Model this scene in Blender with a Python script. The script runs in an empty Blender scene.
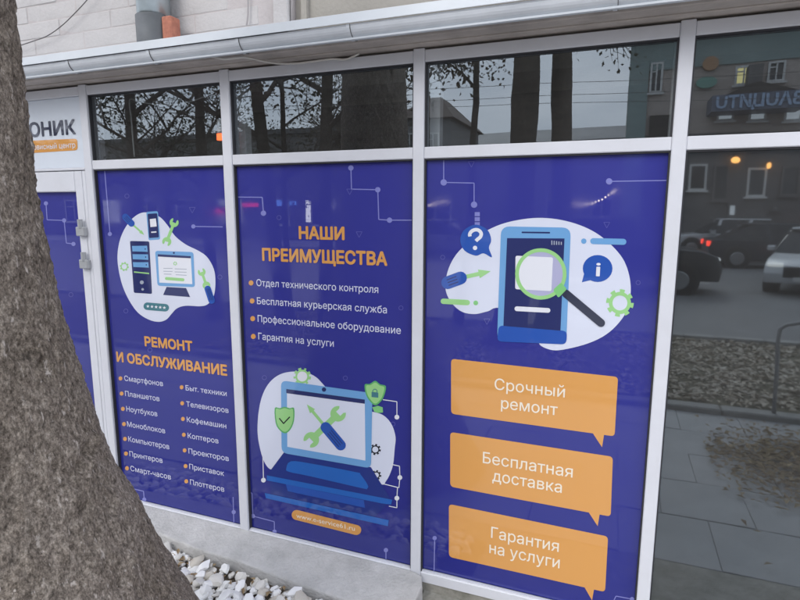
import bpy, bmesh, math, random
from mathutils import Vector, Matrix, noise

R = math.radians
rnd = random.Random(7)
S = bpy.context.scene
COL = S.collection

# ------------------------------------------------------------------ camera
FPX, YAW, PIT, ROLL = 554.65, R(20.9616), R(9.1145), R(0.1256)
CAM = Vector((0.0, -2.215, 1.81))
_r = Vector((math.cos(YAW), math.sin(YAW), 0)); _f = Vector((-math.sin(YAW), math.cos(YAW), 0)); _u = Vector((0, 0, 1))
_F = _f * math.cos(PIT) - _u * math.sin(PIT); _U = _u * math.cos(PIT) + _f * math.sin(PIT)
_R = _r * math.cos(ROLL) + _U * math.sin(ROLL); _U2 = _U * math.cos(ROLL) - _r * math.sin(ROLL)
cam_data = bpy.data.cameras.new('camera'); cam = bpy.data.objects.new('camera', cam_data); COL.objects.link(cam)
m = Matrix((_R, _U2, -_F)).transposed().to_4x4(); m.translation = CAM
cam.matrix_world = m
cam_data.sensor_fit = 'HORIZONTAL'; cam_data.sensor_width = 36.0; cam_data.lens = 36.0 * FPX / 800.0
cam_data.clip_start = 0.05; cam_data.clip_end = 1500
S.camera = cam

# ------------------------------------------------------------------ world, sun, exposure
SUN_EL, SUN_AZ = R(38), R(200)       # soft overcast light from over the street
world = bpy.data.worlds.new('World'); S.world = world; world.use_nodes = True
wn = world.node_tree.nodes; wl = world.node_tree.links
bg = wn['Background']
sky = wn.new('ShaderNodeTexSky'); sky.sky_type = 'NISHITA'; sky.sun_disc = False
sky.sun_elevation = SUN_EL; sky.sun_rotation = SUN_AZ; sky.air_density = 1.0; sky.dust_density = 3.0; sky.ozone_density = 1.0
hsv = wn.new('ShaderNodeHueSaturation'); hsv.inputs['Saturation'].default_value = 0.30
wl.new(sky.outputs[0], hsv.inputs['Color']); 
mixc = wn.new('ShaderNodeMix'); mixc.data_type = 'RGBA'; mixc.inputs[0].default_value = 0.85
mixc.inputs[7].default_value = (7.9, 8.3, 9.5, 1)       # an even cloud deck
cn = wn.new('ShaderNodeTexNoise'); cn.inputs['Scale'].default_value = 3.2; cn.inputs['Detail'].default_value = 6; ctc = wn.new('ShaderNodeTexCoord')
cmap = wn.new('ShaderNodeMapping'); cmap.inputs['Scale'].default_value = (1, 1, 3.0); wl.new(ctc.outputs['Generated'], cmap.inputs[0]); wl.new(cmap.outputs[0], cn.inputs['Vector'])
crmp = wn.new('ShaderNodeValToRGB'); crmp.color_ramp.elements[0].position = 0.35; crmp.color_ramp.elements[0].color = (6.3, 6.9, 8.1, 1); crmp.color_ramp.elements[1].position = 0.68; crmp.color_ramp.elements[1].color = (9.6, 9.8, 10.6, 1)
wl.new(cn.outputs['Fac'], crmp.inputs[0]); wl.new(crmp.outputs[0], mixc.inputs[7])
wl.new(hsv.outputs[0], mixc.inputs[6]); wl.new(mixc.outputs[2], bg.inputs[0])
bg.inputs[1].default_value = 0.12
sd = bpy.data.lights.new('sun', 'SUN'); sd.energy = 1.1; sd.angle = R(35); sd.color = (1.0, 0.97, 0.93)
sun = bpy.data.objects.new('sun', sd); COL.objects.link(sun)
sun.rotation_euler = Vector((-math.sin(SUN_AZ) * math.cos(SUN_EL), -math.cos(SUN_AZ) * math.cos(SUN_EL), -math.sin(SUN_EL))).to_track_quat('-Z', 'Y').to_euler()
S.view_settings.view_transform = 'Standard'; S.view_settings.look = 'None'
S.view_settings.gamma = 1.0; S.view_settings.exposure = 1.12
S.view_settings.use_curve_mapping = False

# ------------------------------------------------------------------ measuring helpers
def ray(u, v): return _F + _R * ((u - 400) / FPX) - _U2 * ((v - 300) / FPX)
def on_wall(u, v, y=0.0):
    """point of the vertical plane y that stands at this spot of the photograph"""
    d = ray(u, v); return CAM + d * ((y - CAM.y) / d.y)
def across(u, v, L):
    """point of the street L metres in front of the shop, measured from its mirror image"""
    p = on_wall(u, v, L); return Vector((p.x, -L, p.z))

# ------------------------------------------------------------------ materials
MATS = {}
def pmat(name, col, rough=0.6, var=0.0, scale=8.0, bump=0.0, bscale=40.0, metal=0.0, spec=0.5, emit=None, estr=0.0, col2=None, detail=6.0):
    if name in MATS: return MATS[name]
    mt = bpy.data.materials.new(name); mt.use_nodes = True
    n = mt.node_tree.nodes; l = mt.node_tree.links; b = n['Principled BSDF']
    b.inputs['Base Color'].default_value = (*col, 1); b.inputs['Roughness'].default_value = rough
    b.inputs['Metallic'].default_value = metal; b.inputs['Specular IOR Level'].default_value = spec
    tc = n.new('ShaderNodeTexCoord')
    if var > 0 or col2:
        nz = n.new('ShaderNodeTexNoise'); nz.inputs['Scale'].default_value = scale; nz.inputs['Detail'].default_value = detail; nz.inputs['Roughness'].default_value = 0.65
        l.new(tc.outputs['Object'], nz.inputs['Vector'])
        mr = n.new('ShaderNodeMapRange'); mr.inputs[1].default_value = 0.3; mr.inputs[2].default_value = 0.7
        l.new(nz.outputs['Fac'], mr.inputs[0])
        mx = n.new('ShaderNodeMix'); mx.data_type = 'RGBA'
        c2 = col2 or tuple(c * (1 - var) for c in col)
        mx.inputs[6].default_value = (*col, 1); mx.inputs[7].default_value = (*c2, 1)
        l.new(mr.outputs[0], mx.inputs[0]); l.new(mx.outputs[2], b.inputs['Base Color'])
    if bump > 0:
        nb = n.new('ShaderNodeTexNoise'); nb.inputs['Scale'].default_value = bscale; nb.inputs['Detail'].default_value = 5
        l.new(tc.outputs['Object'], nb.inputs['Vector'])
        bp = n.new('ShaderNodeBump'); bp.inputs['Strength'].default_value = bump; bp.inputs['Distance'].default_value = 0.01
        l.new(nb.outputs['Fac'], bp.inputs['Height']); l.new(bp.outputs[0], b.inputs['Normal'])
    if emit:
        b.inputs['Emission Color'].default_value = (*emit, 1); b.inputs['Emission Strength'].default_value = estr
    MATS[name] = mt; return mt

def film(name, col, col2=None):
    """glossy printed window film"""
    if name in MATS: return MATS[name]
    mt = bpy.data.materials.new(name); mt.use_nodes = True
    n = mt.node_tree.nodes; l = mt.node_tree.links; b = n['Principled BSDF']
    b.inputs['Base Color'].default_value = (*col, 1)
    b.inputs['Roughness'].default_value = 0.02; b.inputs['IOR'].default_value = 1.6
    tc = n.new('ShaderNodeTexCoord')
    nz = n.new('ShaderNodeTexNoise'); nz.inputs['Scale'].default_value = 2.2; nz.inputs['Detail'].default_value = 2
    geo = n.new('ShaderNodeNewGeometry')
    l.new(geo.outputs['Position'], nz.inputs['Vector'])
    bp = n.new('ShaderNodeBump'); bp.inputs['Strength'].default_value = 0.012; bp.inputs['Distance'].default_value = 0.02
    l.new(nz.outputs['Fac'], bp.inputs['Height']); l.new(bp.outputs[0], b.inputs['Normal'])
    # hand smears and dust: patchy gloss
    sm = n.new('ShaderNodeTexNoise'); sm.inputs['Scale'].default_value = 5.5; sm.inputs['Detail'].default_value = 8; l.new(geo.outputs['Position'], sm.inputs['Vector'])
    sr = n.new('ShaderNodeMapRange'); sr.inputs[1].default_value = 0.4; sr.inputs[2].default_value = 0.75; sr.inputs[3].default_value = 0.012; sr.inputs[4].default_value = 0.12
    l.new(sm.outputs['Fac'], sr.inputs[0]); l.new(sr.outputs[0], b.inputs['Roughness'])
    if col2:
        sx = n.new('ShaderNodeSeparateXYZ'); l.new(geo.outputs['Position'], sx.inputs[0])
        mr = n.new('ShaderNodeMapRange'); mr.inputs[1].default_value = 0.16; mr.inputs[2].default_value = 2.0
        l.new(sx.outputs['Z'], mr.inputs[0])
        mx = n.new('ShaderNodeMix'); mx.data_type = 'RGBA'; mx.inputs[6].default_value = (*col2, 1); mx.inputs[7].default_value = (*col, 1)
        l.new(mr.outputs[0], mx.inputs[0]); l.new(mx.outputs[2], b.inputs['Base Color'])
    MATS[name] = mt; return mt

def glass(name, tint, ior, veil=0.035, rough=0.006):
    mt = bpy.data.materials.new(name); mt.use_nodes = True
    n = mt.node_tree.nodes; l = mt.node_tree.links
    n.remove(n['Principled BSDF']); out = n['Material Output']
    tr = n.new('ShaderNodeBsdfTransparent'); tr.inputs[0].default_value = (*tint, 1)
    gl = n.new('ShaderNodeBsdfGlossy'); gl.inputs['Roughness'].default_value = rough; gl.inputs[0].default_value = (0.82, 0.93, 1, 1)
    fr = n.new('ShaderNodeFresnel'); fr.inputs[0].default_value = ior
    ge = n.new('ShaderNodeNewGeometry')
    iv = n.new('ShaderNodeMath'); iv.operation = 'SUBTRACT'; iv.inputs[0].default_value = 1.0; l.new(ge.outputs['Backfacing'], iv.inputs[1])
    mu = n.new('ShaderNodeMath'); mu.operation = 'MULTIPLY'; l.new(fr.outputs[0], mu.inputs[0]); l.new(iv.outputs[0], mu.inputs[1])
    mx = n.new('ShaderNodeMixShader'); l.new(mu.outputs[0], mx.inputs[0]); l.new(tr.outputs[0], mx.inputs[1]); l.new(gl.outputs[0], mx.inputs[2])
    nz = n.new('ShaderNodeTexNoise'); nz.inputs['Scale'].default_value = 1.6; nz.inputs['Detail'].default_value = 1
    l.new(ge.outputs['Position'], nz.inputs['Vector'])
    bp = n.new('ShaderNodeBump'); bp.inputs['Strength'].default_value = 0.04; bp.inputs['Distance'].default_value = 0.02
    l.new(nz.outputs['Fac'], bp.inputs['Height']); l.new(bp.outputs[0], gl.inputs['Normal'])
    # pale veil on the outer face: interior haze mixed in as thin dust
    df = n.new('ShaderNodeBsdfDiffuse'); df.inputs[0].default_value = (0.52, 0.50, 0.48, 1)
    nd = n.new('ShaderNodeTexNoise'); nd.inputs['Scale'].default_value = 3.0; nd.inputs['Detail'].default_value = 6; l.new(ge.outputs['Position'], nd.inputs['Vector'])
    md = n.new('ShaderNodeMath'); md.operation = 'MULTIPLY'; md.inputs[1].default_value = veil * 2; l.new(nd.outputs['Fac'], md.inputs[0])
    m2 = n.new('ShaderNodeMath'); m2.operation = 'MULTIPLY'; l.new(md.outputs[0], m2.inputs[0]); l.new(iv.outputs[0], m2.inputs[1])
    ms = n.new('ShaderNodeMixShader'); l.new(m2.outputs[0], ms.inputs[0]); l.new(mx.outputs[0], ms.inputs[1]); l.new(df.outputs[0], ms.inputs[2])
    l.new(ms.outputs[0], out.inputs['Surface']); MATS[name] = mt; return mt

WHITE = pmat('white_profile', (0.67, 0.68, 0.725), 0.40, scale=4.0, bump=0.04, bscale=25, col2=(0.61, 0.615, 0.65), detail=10)
GREYGASKET = pmat('gasket', (0.03, 0.03, 0.035), 0.6)
GUTM = pmat('gutter_metal', (0.72, 0.75, 0.79), 0.5, scale=3.5, bump=0.06, bscale=5, col2=(0.58, 0.61, 0.65))
SOFFM = pmat('soffit_boards', (0.58, 0.52, 0.48), 0.7, var=0.40, scale=4, bump=0.2, bscale=30)
BRICKM = pmat('painted_brick', (0.555, 0.535, 0.53), 0.75, var=0.16, scale=3.5, bump=0.35, bscale=60)
MORTM = pmat('painted_mortar', (0.53, 0.49, 0.485), 0.85, var=0.15, scale=6, bump=0.4, bscale=60)
STUCM = pmat('stucco', (0.47, 0.44, 0.39), 0.9, col2=(0.36, 0.34, 0.30), scale=2.5, bump=0.4, bscale=45)
CONC = pmat('concrete', (0.55, 0.54, 0.53), 0.9, col2=(0.38, 0.375, 0.365), scale=7, bump=0.6, bscale=70, detail=12)
CONC2 = pmat('old_concrete', (0.36, 0.345, 0.31), 0.9, col2=(0.20, 0.195, 0.16), scale=14, bump=0.8, bscale=35)
DARKROOM = pmat('dim_interior', (0.32, 0.30, 0.29), 0.8, var=0.3, scale=1.5)
GLASSU = glass('window_glass', (0.70, 0.72, 0.73), 2.3)
GLASSD = glass('tinted_glass', (0.58, 0.61, 0.64), 2.5, 0.045, 0.022)

# ------------------------------------------------------------------ object helpers
def prop(o, label=None, cat=None, group=None, kind=None):
    if label: o['label'] = label
    if cat: o['category'] = cat
    if group: o['group'] = group
    if kind: o['kind'] = kind
    return o
def empty(name, loc, label, cat, group=None):
    o = bpy.data.objects.new(name, None); COL.objects.link(o); o.location = loc; o.empty_display_size = 0.1
    WORLD[o] = Vector(loc)
    return prop(o, label, cat, group)
WORLD = {}
def mesh_obj(name, vs, fs, mat, parent=None, smooth=False, loc=None):
    """vertices in world metres; the object's origin is its parent's origin (or loc)"""
    base = WORLD.get(parent, Vector((0, 0, 0))) if parent else Vector(loc or (0, 0, 0))
    me = bpy.data.meshes.new(name)
    me.from_pydata([tuple(Vector(v) - base) for v in vs], [], fs)
    me.materials.append(mat)
    if smooth:
        for p in me.polygons: p.use_smooth = True
    me.update()
    o = bpy.data.objects.new(name, me); COL.objects.link(o)
    if parent: o.parent = parent
    else: o.location = base
    WORLD[o] = base
    return o
class MB:
    def __init__(s): s.v = []; s.f = []
    def add(s, vs, fs):
        k = len(s.v); s.v += [tuple(v) for v in vs]; s.f += [tuple(i + k for i in f) for f in fs]; return s
    def box(s, a, b):
        x0, y0, z0 = a; x1, y1, z1 = b
        return s.add([(x0,y0,z0),(x1,y0,z0),(x1,y1,z0),(x0,y1,z0),(x0,y0,z1),(x1,y0,z1),(x1,y1,z1),(x0,y1,z1)],
                     [(0,3,2,1),(4,5,6,7),(0,1,5,4),(1,2,6,5),(2,3,7,6),(3,0,4,7)])
    def bbox(s, a, b, c=0.003):
        """box with chamfered edges"""
        bm = bmesh.new(); bmesh.ops.create_cube(bm, size=1)
        for v in bm.verts: v.co = Vector((a[i] + (v.co[i] + .5) * (b[i] - a[i]) for i in range(3)))
        bmesh.ops.bevel(bm, geom=bm.edges[:], offset=c, segments=1, affect='EDGES')
        bm.verts.index_update()
        s.add([v.co[:] for v in bm.verts], [[v.index for v in f.verts] for f in bm.faces]); bm.free(); return s
    def tube(s, pts, rad, n=8, cap=True):
        pts = [Vector(p) for p in pts]; k = len(s.v); rads = rad if isinstance(rad, (list, tuple)) else [rad] * len(pts)
        nrm = None
        for i, p in enumerate(pts):
            t = (pts[min(i + 1, len(pts) - 1)] - pts[max(i - 1, 0)]).normalized()
            if nrm is None:
                nrm = t.orthogonal().normalized()
            nrm = (nrm - t * nrm.dot(t)).normalized(); bn = t.cross(nrm)
            for j in range(n):
                a = 2 * math.pi * j / n
                s.v.append(tuple(p + (nrm * math.cos(a) + bn * math.sin(a)) * rads[i]))
        for i in range(len(pts) - 1):
            for j in range(n):
                s.f.append((k + i*n + j, k + i*n + (j+1) % n, k + (i+1)*n + (j+1) % n, k + (i+1)*n + j))
        if cap:
            s.f.append(tuple(k + j for j in reversed(range(n)))); s.f.append(tuple(k + (len(pts)-1)*n + j for j in range(n)))
        return s
    def extr(s, prof, x0, x1):
        """(y, z) profile drawn along x"""
        n = len(prof); k = len(s.v)
        s.v += [(x0, y, z) for y, z in prof] + [(x1, y, z) for y, z in prof]
        s.f += [(k + i, k + (i+1) % n, k + n + (i+1) % n, k + n + i) for i in range(n)]
        s.f += [tuple(k + i for i in reversed(range(n))), tuple(k + n + i for i in range(n))]
        return s
    def build(s, name, mat, parent=None, smooth=False, loc=None): return mesh_obj(name, s.v, s.f, mat, parent, smooth, loc)
def fix_normals(o):
    bm = bmesh.new(); bm.from_mesh(o.data); bmesh.ops.recalc_face_normals(bm, faces=bm.faces[:]); bm.to_mesh(o.data); bm.free(); return o
def box(name, a, b, mat, parent=None, ch=0.0, loc=None):
    mb = MB(); (mb.bbox(a, b, ch) if ch else mb.box(a, b)); return mb.build(name, mat, parent, loc=loc)

# ================================================================== SETTING
# ground, pavement, lawn strip, road
GRASSM = pmat('worn_lawn', (0.17, 0.15, 0.11), 0.95, col2=(0.09, 0.09, 0.055), scale=2.0, bump=0.6, bscale=12)
PAVEM = pmat('pavement', (0.42, 0.425, 0.435), 0.6, col2=(0.32, 0.325, 0.335), scale=2.8, bump=0.3, bscale=30)
ROADM = pmat('asphalt', (0.19, 0.192, 0.198), 0.6, col2=(0.15, 0.152, 0.157), scale=1.2, bump=0.3, bscale=60)
KERBM = pmat('kerb_stone', (0.34, 0.34, 0.33), 0.85, var=0.3, scale=4, bump=0.3, bscale=30)
box('ground', (-220, -320, -0.5), (220, 60, -0.06), GRASSM)['kind'] = 'structure'
box('lawn_strip', (-40, -6.3, -0.3), (40, -3.35, 0.03), GRASSM)['kind'] = 'structure'
pv = box('pavement', (-40, -3.2, -0.3), (40, 0.9, -0.012), PAVEM); pv['kind'] = 'structure'
# paving slabs near the shop, each a piece of the pavement
slab_me = None; k = 0
for ix in range(-9, 10):
    for iy in range(5):
        x0 = ix * 0.5 + (0.12 if iy % 2 else 0.37); y1 = -0.72 - iy * 0.5
        mb = MB().bbox((-0.2485, -0.2485, -0.03), (0.2485, 0.2485, 0), 0.003) if slab_me is None else None
        if mb: o = mb.build('slab', PAVEM); slab_me = o.data
        else: o = bpy.data.objects.new('slab', slab_me); COL.objects.link(o)
        if x0 < -0.6 and iy == 0: y1 -= 0.0
        o.location = (x0, y1 - 0.25, rnd.uniform(-0.004, 0.002)); o.rotation_euler = (rnd.uniform(-.006, .006), rnd.uniform(-.006, .006), rnd.uniform(-.01, .01))
        o.parent = pv
def kerb(y0, y1, top, name='kerb'):
    o = bpy.data.objects.new(name, None); COL.objects.link(o); o['kind'] = 'structure'; WORLD[o] = Vector((0, 0, 0))
    me = None
    for i in range(-20, 20):
        x = i * 1.0
        if me is None:
            q = MB().bbox((0.004, y0, -0.25), (0.996, y1, top), 0.012).build('kerb_stone', KERBM, o); me = q.data
        else:
            q = bpy.data.objects.new('kerb_stone', me); COL.objects.link(q); q.parent = o
        q.location.x = x
kerb(-3.35, -3.2, 0.05); kerb(-6.45, -6.3, 0.09); kerb(-21.15, -21.0, 0.1)
box('road', (-120, -21.0, -0.3), (120, -6.45, -0.03), ROADM)['kind'] = 'structure'
box('far_pavement', (-120, -26.2, -0.3), (120, -21.15, 0.08), PAVEM)['kind'] = 'structure'
mb = MB()
for i in range(-20, 20): mb.box((i * 5, -14.1, -0.1), (i * 5 + 2.4, -13.97, -0.026))
mb.build('lane_marking', pmat('road_paint', (0.55, 0.55, 0.53), 0.7, var=0.3, scale=9))['kind'] = 'structure'

# gravel bed between the trunk and the shop
SOIL = pmat('bed_soil', (0.12, 0.095, 0.07), 0.95, col2=(0.06, 0.045, 0.03), scale=18, bump=0.8, bscale=40)
bed = box('gravel_bed', (-3.3, -0.47, -0.02), (-0.55, 0.0, 0.048), SOIL); bed['kind'] = 'structure'

# ================================================================== SHOP FRONT
XA0, XA1, XB0, XB1, XC0, XC1, XD0, XD1 = -2.642, -2.590, -1.748, -1.697, -0.794, -0.747, 0.171, 0.218
XE0, XE1, XF0, XF1 = 1.10, 1.15, 2.05, 2.10
XL0, XL1 = -3.60, -3.55
ZT, ZG1, ZG0, ZP1, ZP0 = 2.4457, 2.3995, 2.0691, 2.0221, 0.160
frame = empty('shopfront_frame', (XL0, 0, 0.1), 'white profile frame of mullions and rails holding the shop windows', 'window frame')
for a, b in ((XL0, XL1), (XA0, XA1), (XB0, XB1), (XC0, XC1), (XD0, XD1), (XE0, XE1), (XF0, XF1)):
    MB().bbox((a, 0.0, 0.10), (b, 0.07, ZT + 0.006), 0.003).build('mullion', WHITE, frame)
bays = ((XL1, XA0), (XA1, XB0), (XB1, XC0), (XC1, XD0), (XD1, XE0), (XE1, XF0))
for i, (a, b) in enumerate(bays):
    MB().bbox((a, 0.004, ZG1), (b, 0.066, ZT), 0.003).build('header_rail', WHITE, frame)
    if i > 0:
        MB().bbox((a, 0.004, ZP1), (b, 0.066, ZG0), 0.003).build('transom_rail', WHITE, frame)
        MB().bbox((a, 0.004, ZP0 - 0.052), (b, 0.066, ZP0 - 0.002), 0.003).build('bottom_rail', WHITE, frame)
        # dark gasket round the glass
        for z0, z1 in ((ZG0, ZG1), (ZP0 - 0.002, ZP1)):
            g = MB(); t = 0.006
            g.box((a, 0.012, z0), (a + t, 0.03, z1)); g.box((b - t, 0.012, z0), (b, 0.03, z1)); g.box((a + t, 0.012, z1 - t), (b - t, 0.03, z1))
            g.build('gasket', GREYGASKET, frame)
            if z1 == ZP1:
                MB().box((a + t, 0.010, z0), (b - t, 0.022, z0 + 0.006)).build('glazing_bead', WHITE, frame)
        MB().box((a, 0.030, ZG0), (b, 0.036, ZG1)).build('window_pane', GLASSU, frame)
        MB().box((a, 0.030, ZP0), (b, 0.036, ZP1)).build('window_pane', GLASSD, frame)

# room behind the glass
room = empty('shop_interior', (-0.8, 1.5, 0.1), 'dim shop room seen behind the upper windows', 'room')
mb = MB()
mb.box((XL0, 3.6, 0), (2.1, 3.7, 2.5)); mb.box((XL0 - 0.1, 0.08, 0), (XL0, 3.7, 2.5)); mb.box((2.1, 0.08, 0), (2.2, 3.7, 2.5))
mb.build('room_wall', DARKROOM, room)
box('room_floor', (XL0, 0.08, 0.06), (2.1, 3.6, 0.1), DARKROOM, room)
box('room_ceiling', (XL0, 0.08, 2.46), (2.1, 3.6, 2.5), DARKROOM, room)
INPOST = pmat('inner_post', (0.88, 0.88, 0.87), 0.6)
for (u0, u1, v) in ((237.5, 247, 120), (431, 441, 120), (92, 99, 130), (671.5, 677, 90)):
    a = on_wall(u0, v, 0.10).x; b = on_wall(u1, v, 0.10).x
    box('inner_post', (a, 0.085, 0.1), (b, 0.13, 2.46), INPOST, room)

# plinth and ledge
box('plinth', (-8, 0.015, -0.2), (8, 0.3, ZP0 - 0.058), CONC2)['kind'] = 'structure'
pts = [(-3.6, 0.004), (-0.80, 0.004), (-0.735, -0.01), (-0.715, -0.06), (-0.72, -0.13), (-0.75, -0.19), (-0.80, -0.222), (-0.90, -0.228)]
for i in range(1, 12): pts.append((-0.9 - i * 0.25, -0.228 + i * 0.0155 + rnd.uniform(-.006, .006)))
n = len(pts)
vs = []
for x, y in pts: vs.append((x, y, 0.159 + (y - 0.004) * 0.26 + (0.003 * noise.noise((x * 6, y * 9, 1)))))
for x, y in pts: vs.append((x + (0.012 if x > -0.76 else 0), y - 0.012, -0.15))
fs = [tuple(reversed(range(n)))] + [(i, (i + 1) % n, n + (i + 1) % n, n + i) for i in range(n)]
led = fix_normals(mesh_obj('concrete_ledge', vs, fs, CONC)); led['kind'] = 'structure'
mv = led.modifiers.new('bevel', 'BEVEL'); mv.width = 0.008; mv.segments = 2; mv.limit_method = 'ANGLE'; mv.angle_limit = R(40)
# older uneven slab to the right
gv = []; gf = []; NX, NY = 70, 14
for j in range(NY + 1):
    for i in range(NX + 1):
        x = -0.73 + i * (3.5 / NX); y = 0.016 - j * (0.72 / NY)
        gv.append((x, y, 0.062 - j * 0.0042 + 0.008 * noise.noise((x * 7, y * 7, 3)) + 0.004 * noise.noise((x * 30, y * 30, 5))))
for j in range(NY):
    for i in range(NX):
        a = j * (NX + 1) + i; gf.append((a + NX + 1, a + NX + 2, a + 1, a))
mesh_obj('apron', gv, gf, CONC2, smooth=True)['kind'] = 'structure'

# soffit under the gutter
soff = empty('soffit', (-0.8, -0.1, ZT), 'brown grey boarded soffit under the eaves gutter', 'soffit')
for i, (y0, y1, z) in enumerate(((-0.040, 0.06, ZT + 0.010), (-0.084, -0.043, ZT + 0.015), (-0.127, -0.087, ZT + 0.011))):
    MB().bbox((-8, y0, z), (8, y1, z + 0.02), 0.003).build('soffit_board', SOFFM, soff)
MB().box((-8, -0.100, ZT + 0.038), (8, 0.28, ZT + 0.088)).build('roof_deck', SOFFM, soff)
# gutter
gut = empty('eaves_gutter', (-0.8, -0.27, ZT), 'pale grey metal half round gutter running above the shop windows', 'gutter')
yc, zc, rg = -0.150, 2.508, 0.045
prof_o = [(yc + rg * math.cos(R(a)), zc + rg * 1.0 * math.sin(R(a))) for a in range(0, -181, -12)]
prof_i = [(yc + (rg - .004) * math.cos(R(a)), zc + (rg - .004) * math.sin(R(a))) for a in range(-180, 1, 12)]
joints = []
for u in (65, 147, 237, 348, 613):
    joints.append(on_wall(u, 40, yc - rg).x)
joints += [joints[-1] + 0.82, joints[-1] + 1.7, joints[0] - .8]
xs = sorted([-8] + joints + [8])
for a, b in zip(xs[:-1], xs[1:]):
    w = rnd.uniform(-0.001, 0.001)
    q = fix_normals(MB().extr([(y, z + w) for y, z in prof_o + prof_i], a + 0.003, b - 0.001).build('trough', GUTM, gut))
for x in joints:
    pr = [(yc + (rg + .003) * math.cos(R(a)), zc + (rg + .003) * math.sin(R(a))) for a in range(-20, -181, -16)]
    pi_ = [(yc + (rg - .002) * math.cos(R(a)), zc + (rg - .002) * math.sin(R(a))) for a in range(-180, -19, 16)]
    fix_normals(MB().extr(pr + pi_, x - 0.007, x + 0.007).build('bracket', GUTM, gut))
    fix_normals(MB().extr(pr + pi_, x + 0.0075, x + 0.0095).build('joint_seal', pmat('joint', (0.10, 0.10, 0.10), 0.6), gut))
# rolled front lip and flashing behind
fix_normals(MB().tube([(-8, yc - rg + .001, zc - 0.002), (8, yc - rg + .001, zc - 0.002)], 0.003, 8).build('front_lip', GUTM, gut, True))
fl = MB().add([(-8, -0.198, 2.535), (8, -0.198, 2.535), (8, -0.198, 2.540), (-8, -0.198, 2.540), (-8, 0.26, 2.70), (8, 0.26, 2.70)], [(0, 1, 2, 3), (3, 2, 5, 4), (1, 0, 4, 5)])
FLM = pmat('flashing', (0.66, 0.70, 0.74), 0.42, var=0.12, scale=2)
flo = fl.build('roof_flashing', FLM, gut)
fd = MB()
fix_normals(MB().extr([(-0.1995, 2.510), (-0.2045, 2.510), (-0.2015, 2.545), (-0.1975, 2.547)], -8, 8).build('flashing_edge', FLM, gut))
fix_normals(MB().extr([(-0.168, 2.4555), (-0.178, 2.4575), (-0.179, 2.4645), (-0.168, 2.4660)], -8, 8).build('drip_edge', FLM, gut))

# upper wall
YW = 0.25
up = empty('upper_wall', (-3, YW, 2.45), 'white painted brick wall above the gutter', 'wall')
ZC = on_wall(60, 51.7, YW).z
xcorner = on_wall(289, 10, YW).x
MB().box((-8, YW + 0.008, 2.4), (xcorner, YW + 0.5, 5.6)).build('mortar_bed', MORTM, up)
course = 0.0905
bvar = [MB().bbox((-0.193, 0, -0.0435), (0.193, 0.06, 0.0435), 0.003) for _ in range(4)]
bmes = []
for q, b in enumerate(bvar):
    me = bpy.data.meshes.new('brick'); me.from_pydata([(x + 0.003 * noise.noise((x * 9, y, z * 9 + q)), y + (0.002 * noise.noise((x * 14, z * 14, q * 5)) if y < .01 else 0), z) for x, y, z in b.v], [], b.f)
    me.materials.append(BRICKM); bmes.append(me)
for r_ in range(-1, 8):
    z = ZC + 0.045 + course * r_
    for i in range(22):
        x = -6.2 + i * 0.39 + (0.195 if r_ % 2 else 0.02) + 0.045 * math.sin(r_ * 2.3)
        x = x + 0.0
        if x > xcorner - 0.2 or x < -5.0: continue
        o = bpy.data.objects.new('brick', bmes[(i * 7 + r_ * 3) % 4]); COL.objects.link(o); o.parent = up
        o.location = Vector((x, YW + 0.006 + rnd.uniform(-0.0015, 0.0015), z)) - WORLD[up]
        o.rotation_euler = (rnd.uniform(-.008, .008), rnd.uniform(-.004, .004), rnd.uniform(-.006, .006))
MB().bbox((xcorner - 0.085, YW - 0.012, 2.4), (xcorner + 0.0, YW + 0.02, 5.6), 0.006).build('corner_strip', BRICKM, up)
st = empty('stucco_wall', (1, YW, 2.45), 'beige grey stucco wall above the gutter beside the white brick', 'wall')
MB().box((xcorner + 0.002, YW + 0.06, 2.4), (8, YW + 0.5, 5.6)).build('rendered_face', STUCM, st)
MB().box((xcorner + 0.045, YW + 0.035, 2.4), (xcorner + 0.075, YW + 0.058, 5.6)).build('render_edge', STUCM, st)
# wall of the rest of the facade outside the glazed bays
for a, b, lb in ((-8, XL0 - 0.002, 'plain pale wall left of the shop door'), (XF1 + 0.002, 8, 'plain pale wall right of the shop windows')):
    prop(box('side_wall', (a, 0.0, 0.0), (b, 0.3, ZT + 0.005), BRICKM), lb, 'wall')

# downpipe
p0 = on_wall(142, 30, 0.17); p1 = on_wall(168, 30, 0.17)
px = (p0.x + p1.x) / 2; pr = (p1.x - p0.x) / 2 * 0.98
dp = empty('downpipe', (px, 0.17, 2.5), 'galvanised downpipe with dark grey lower sleeve on the white brick wall', 'downpipe')
GALV = pmat('galvanised', (0.50, 0.56, 0.58), 0.35, var=0.25, scale=9, metal=0.6)
MB().tube([(px, 0.17, 2.5), (px, 0.17, 5.4)], pr * 0.97, 20).build('pipe', GALV, dp, True)
zt = on_wall(155, 10.2, 0.09).z
sl = MB(); n = 18
for kk, z in enumerate((2.5, zt)):
    for j in range(n + 1):
        a = R(150 + j * (215 - 0) / n); sl.v.append((px - 0.003 + math.cos(a) * (pr + .004) * 1.0, 0.17 + math.sin(a) * (pr + .004), z))
a0 = n + 1
for j in range(n - 1): sl.f.append((j, j + 1, a0 + j + 1, a0 + j))
so = sl.build('sleeve', pmat('dark_sleeve', (0.115, 0.125, 0.135), 0.6, var=0.25, scale=12), dp, True)
sm = so.modifiers.new('solid', 'SOLIDIFY'); sm.thickness = 0.004
q0 = on_wall(161.5, 28, 0.13).x; q1 = on_wall(171, 28, 0.13).x
ztb = on_wall(166, 15.5, 0.13).z
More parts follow.
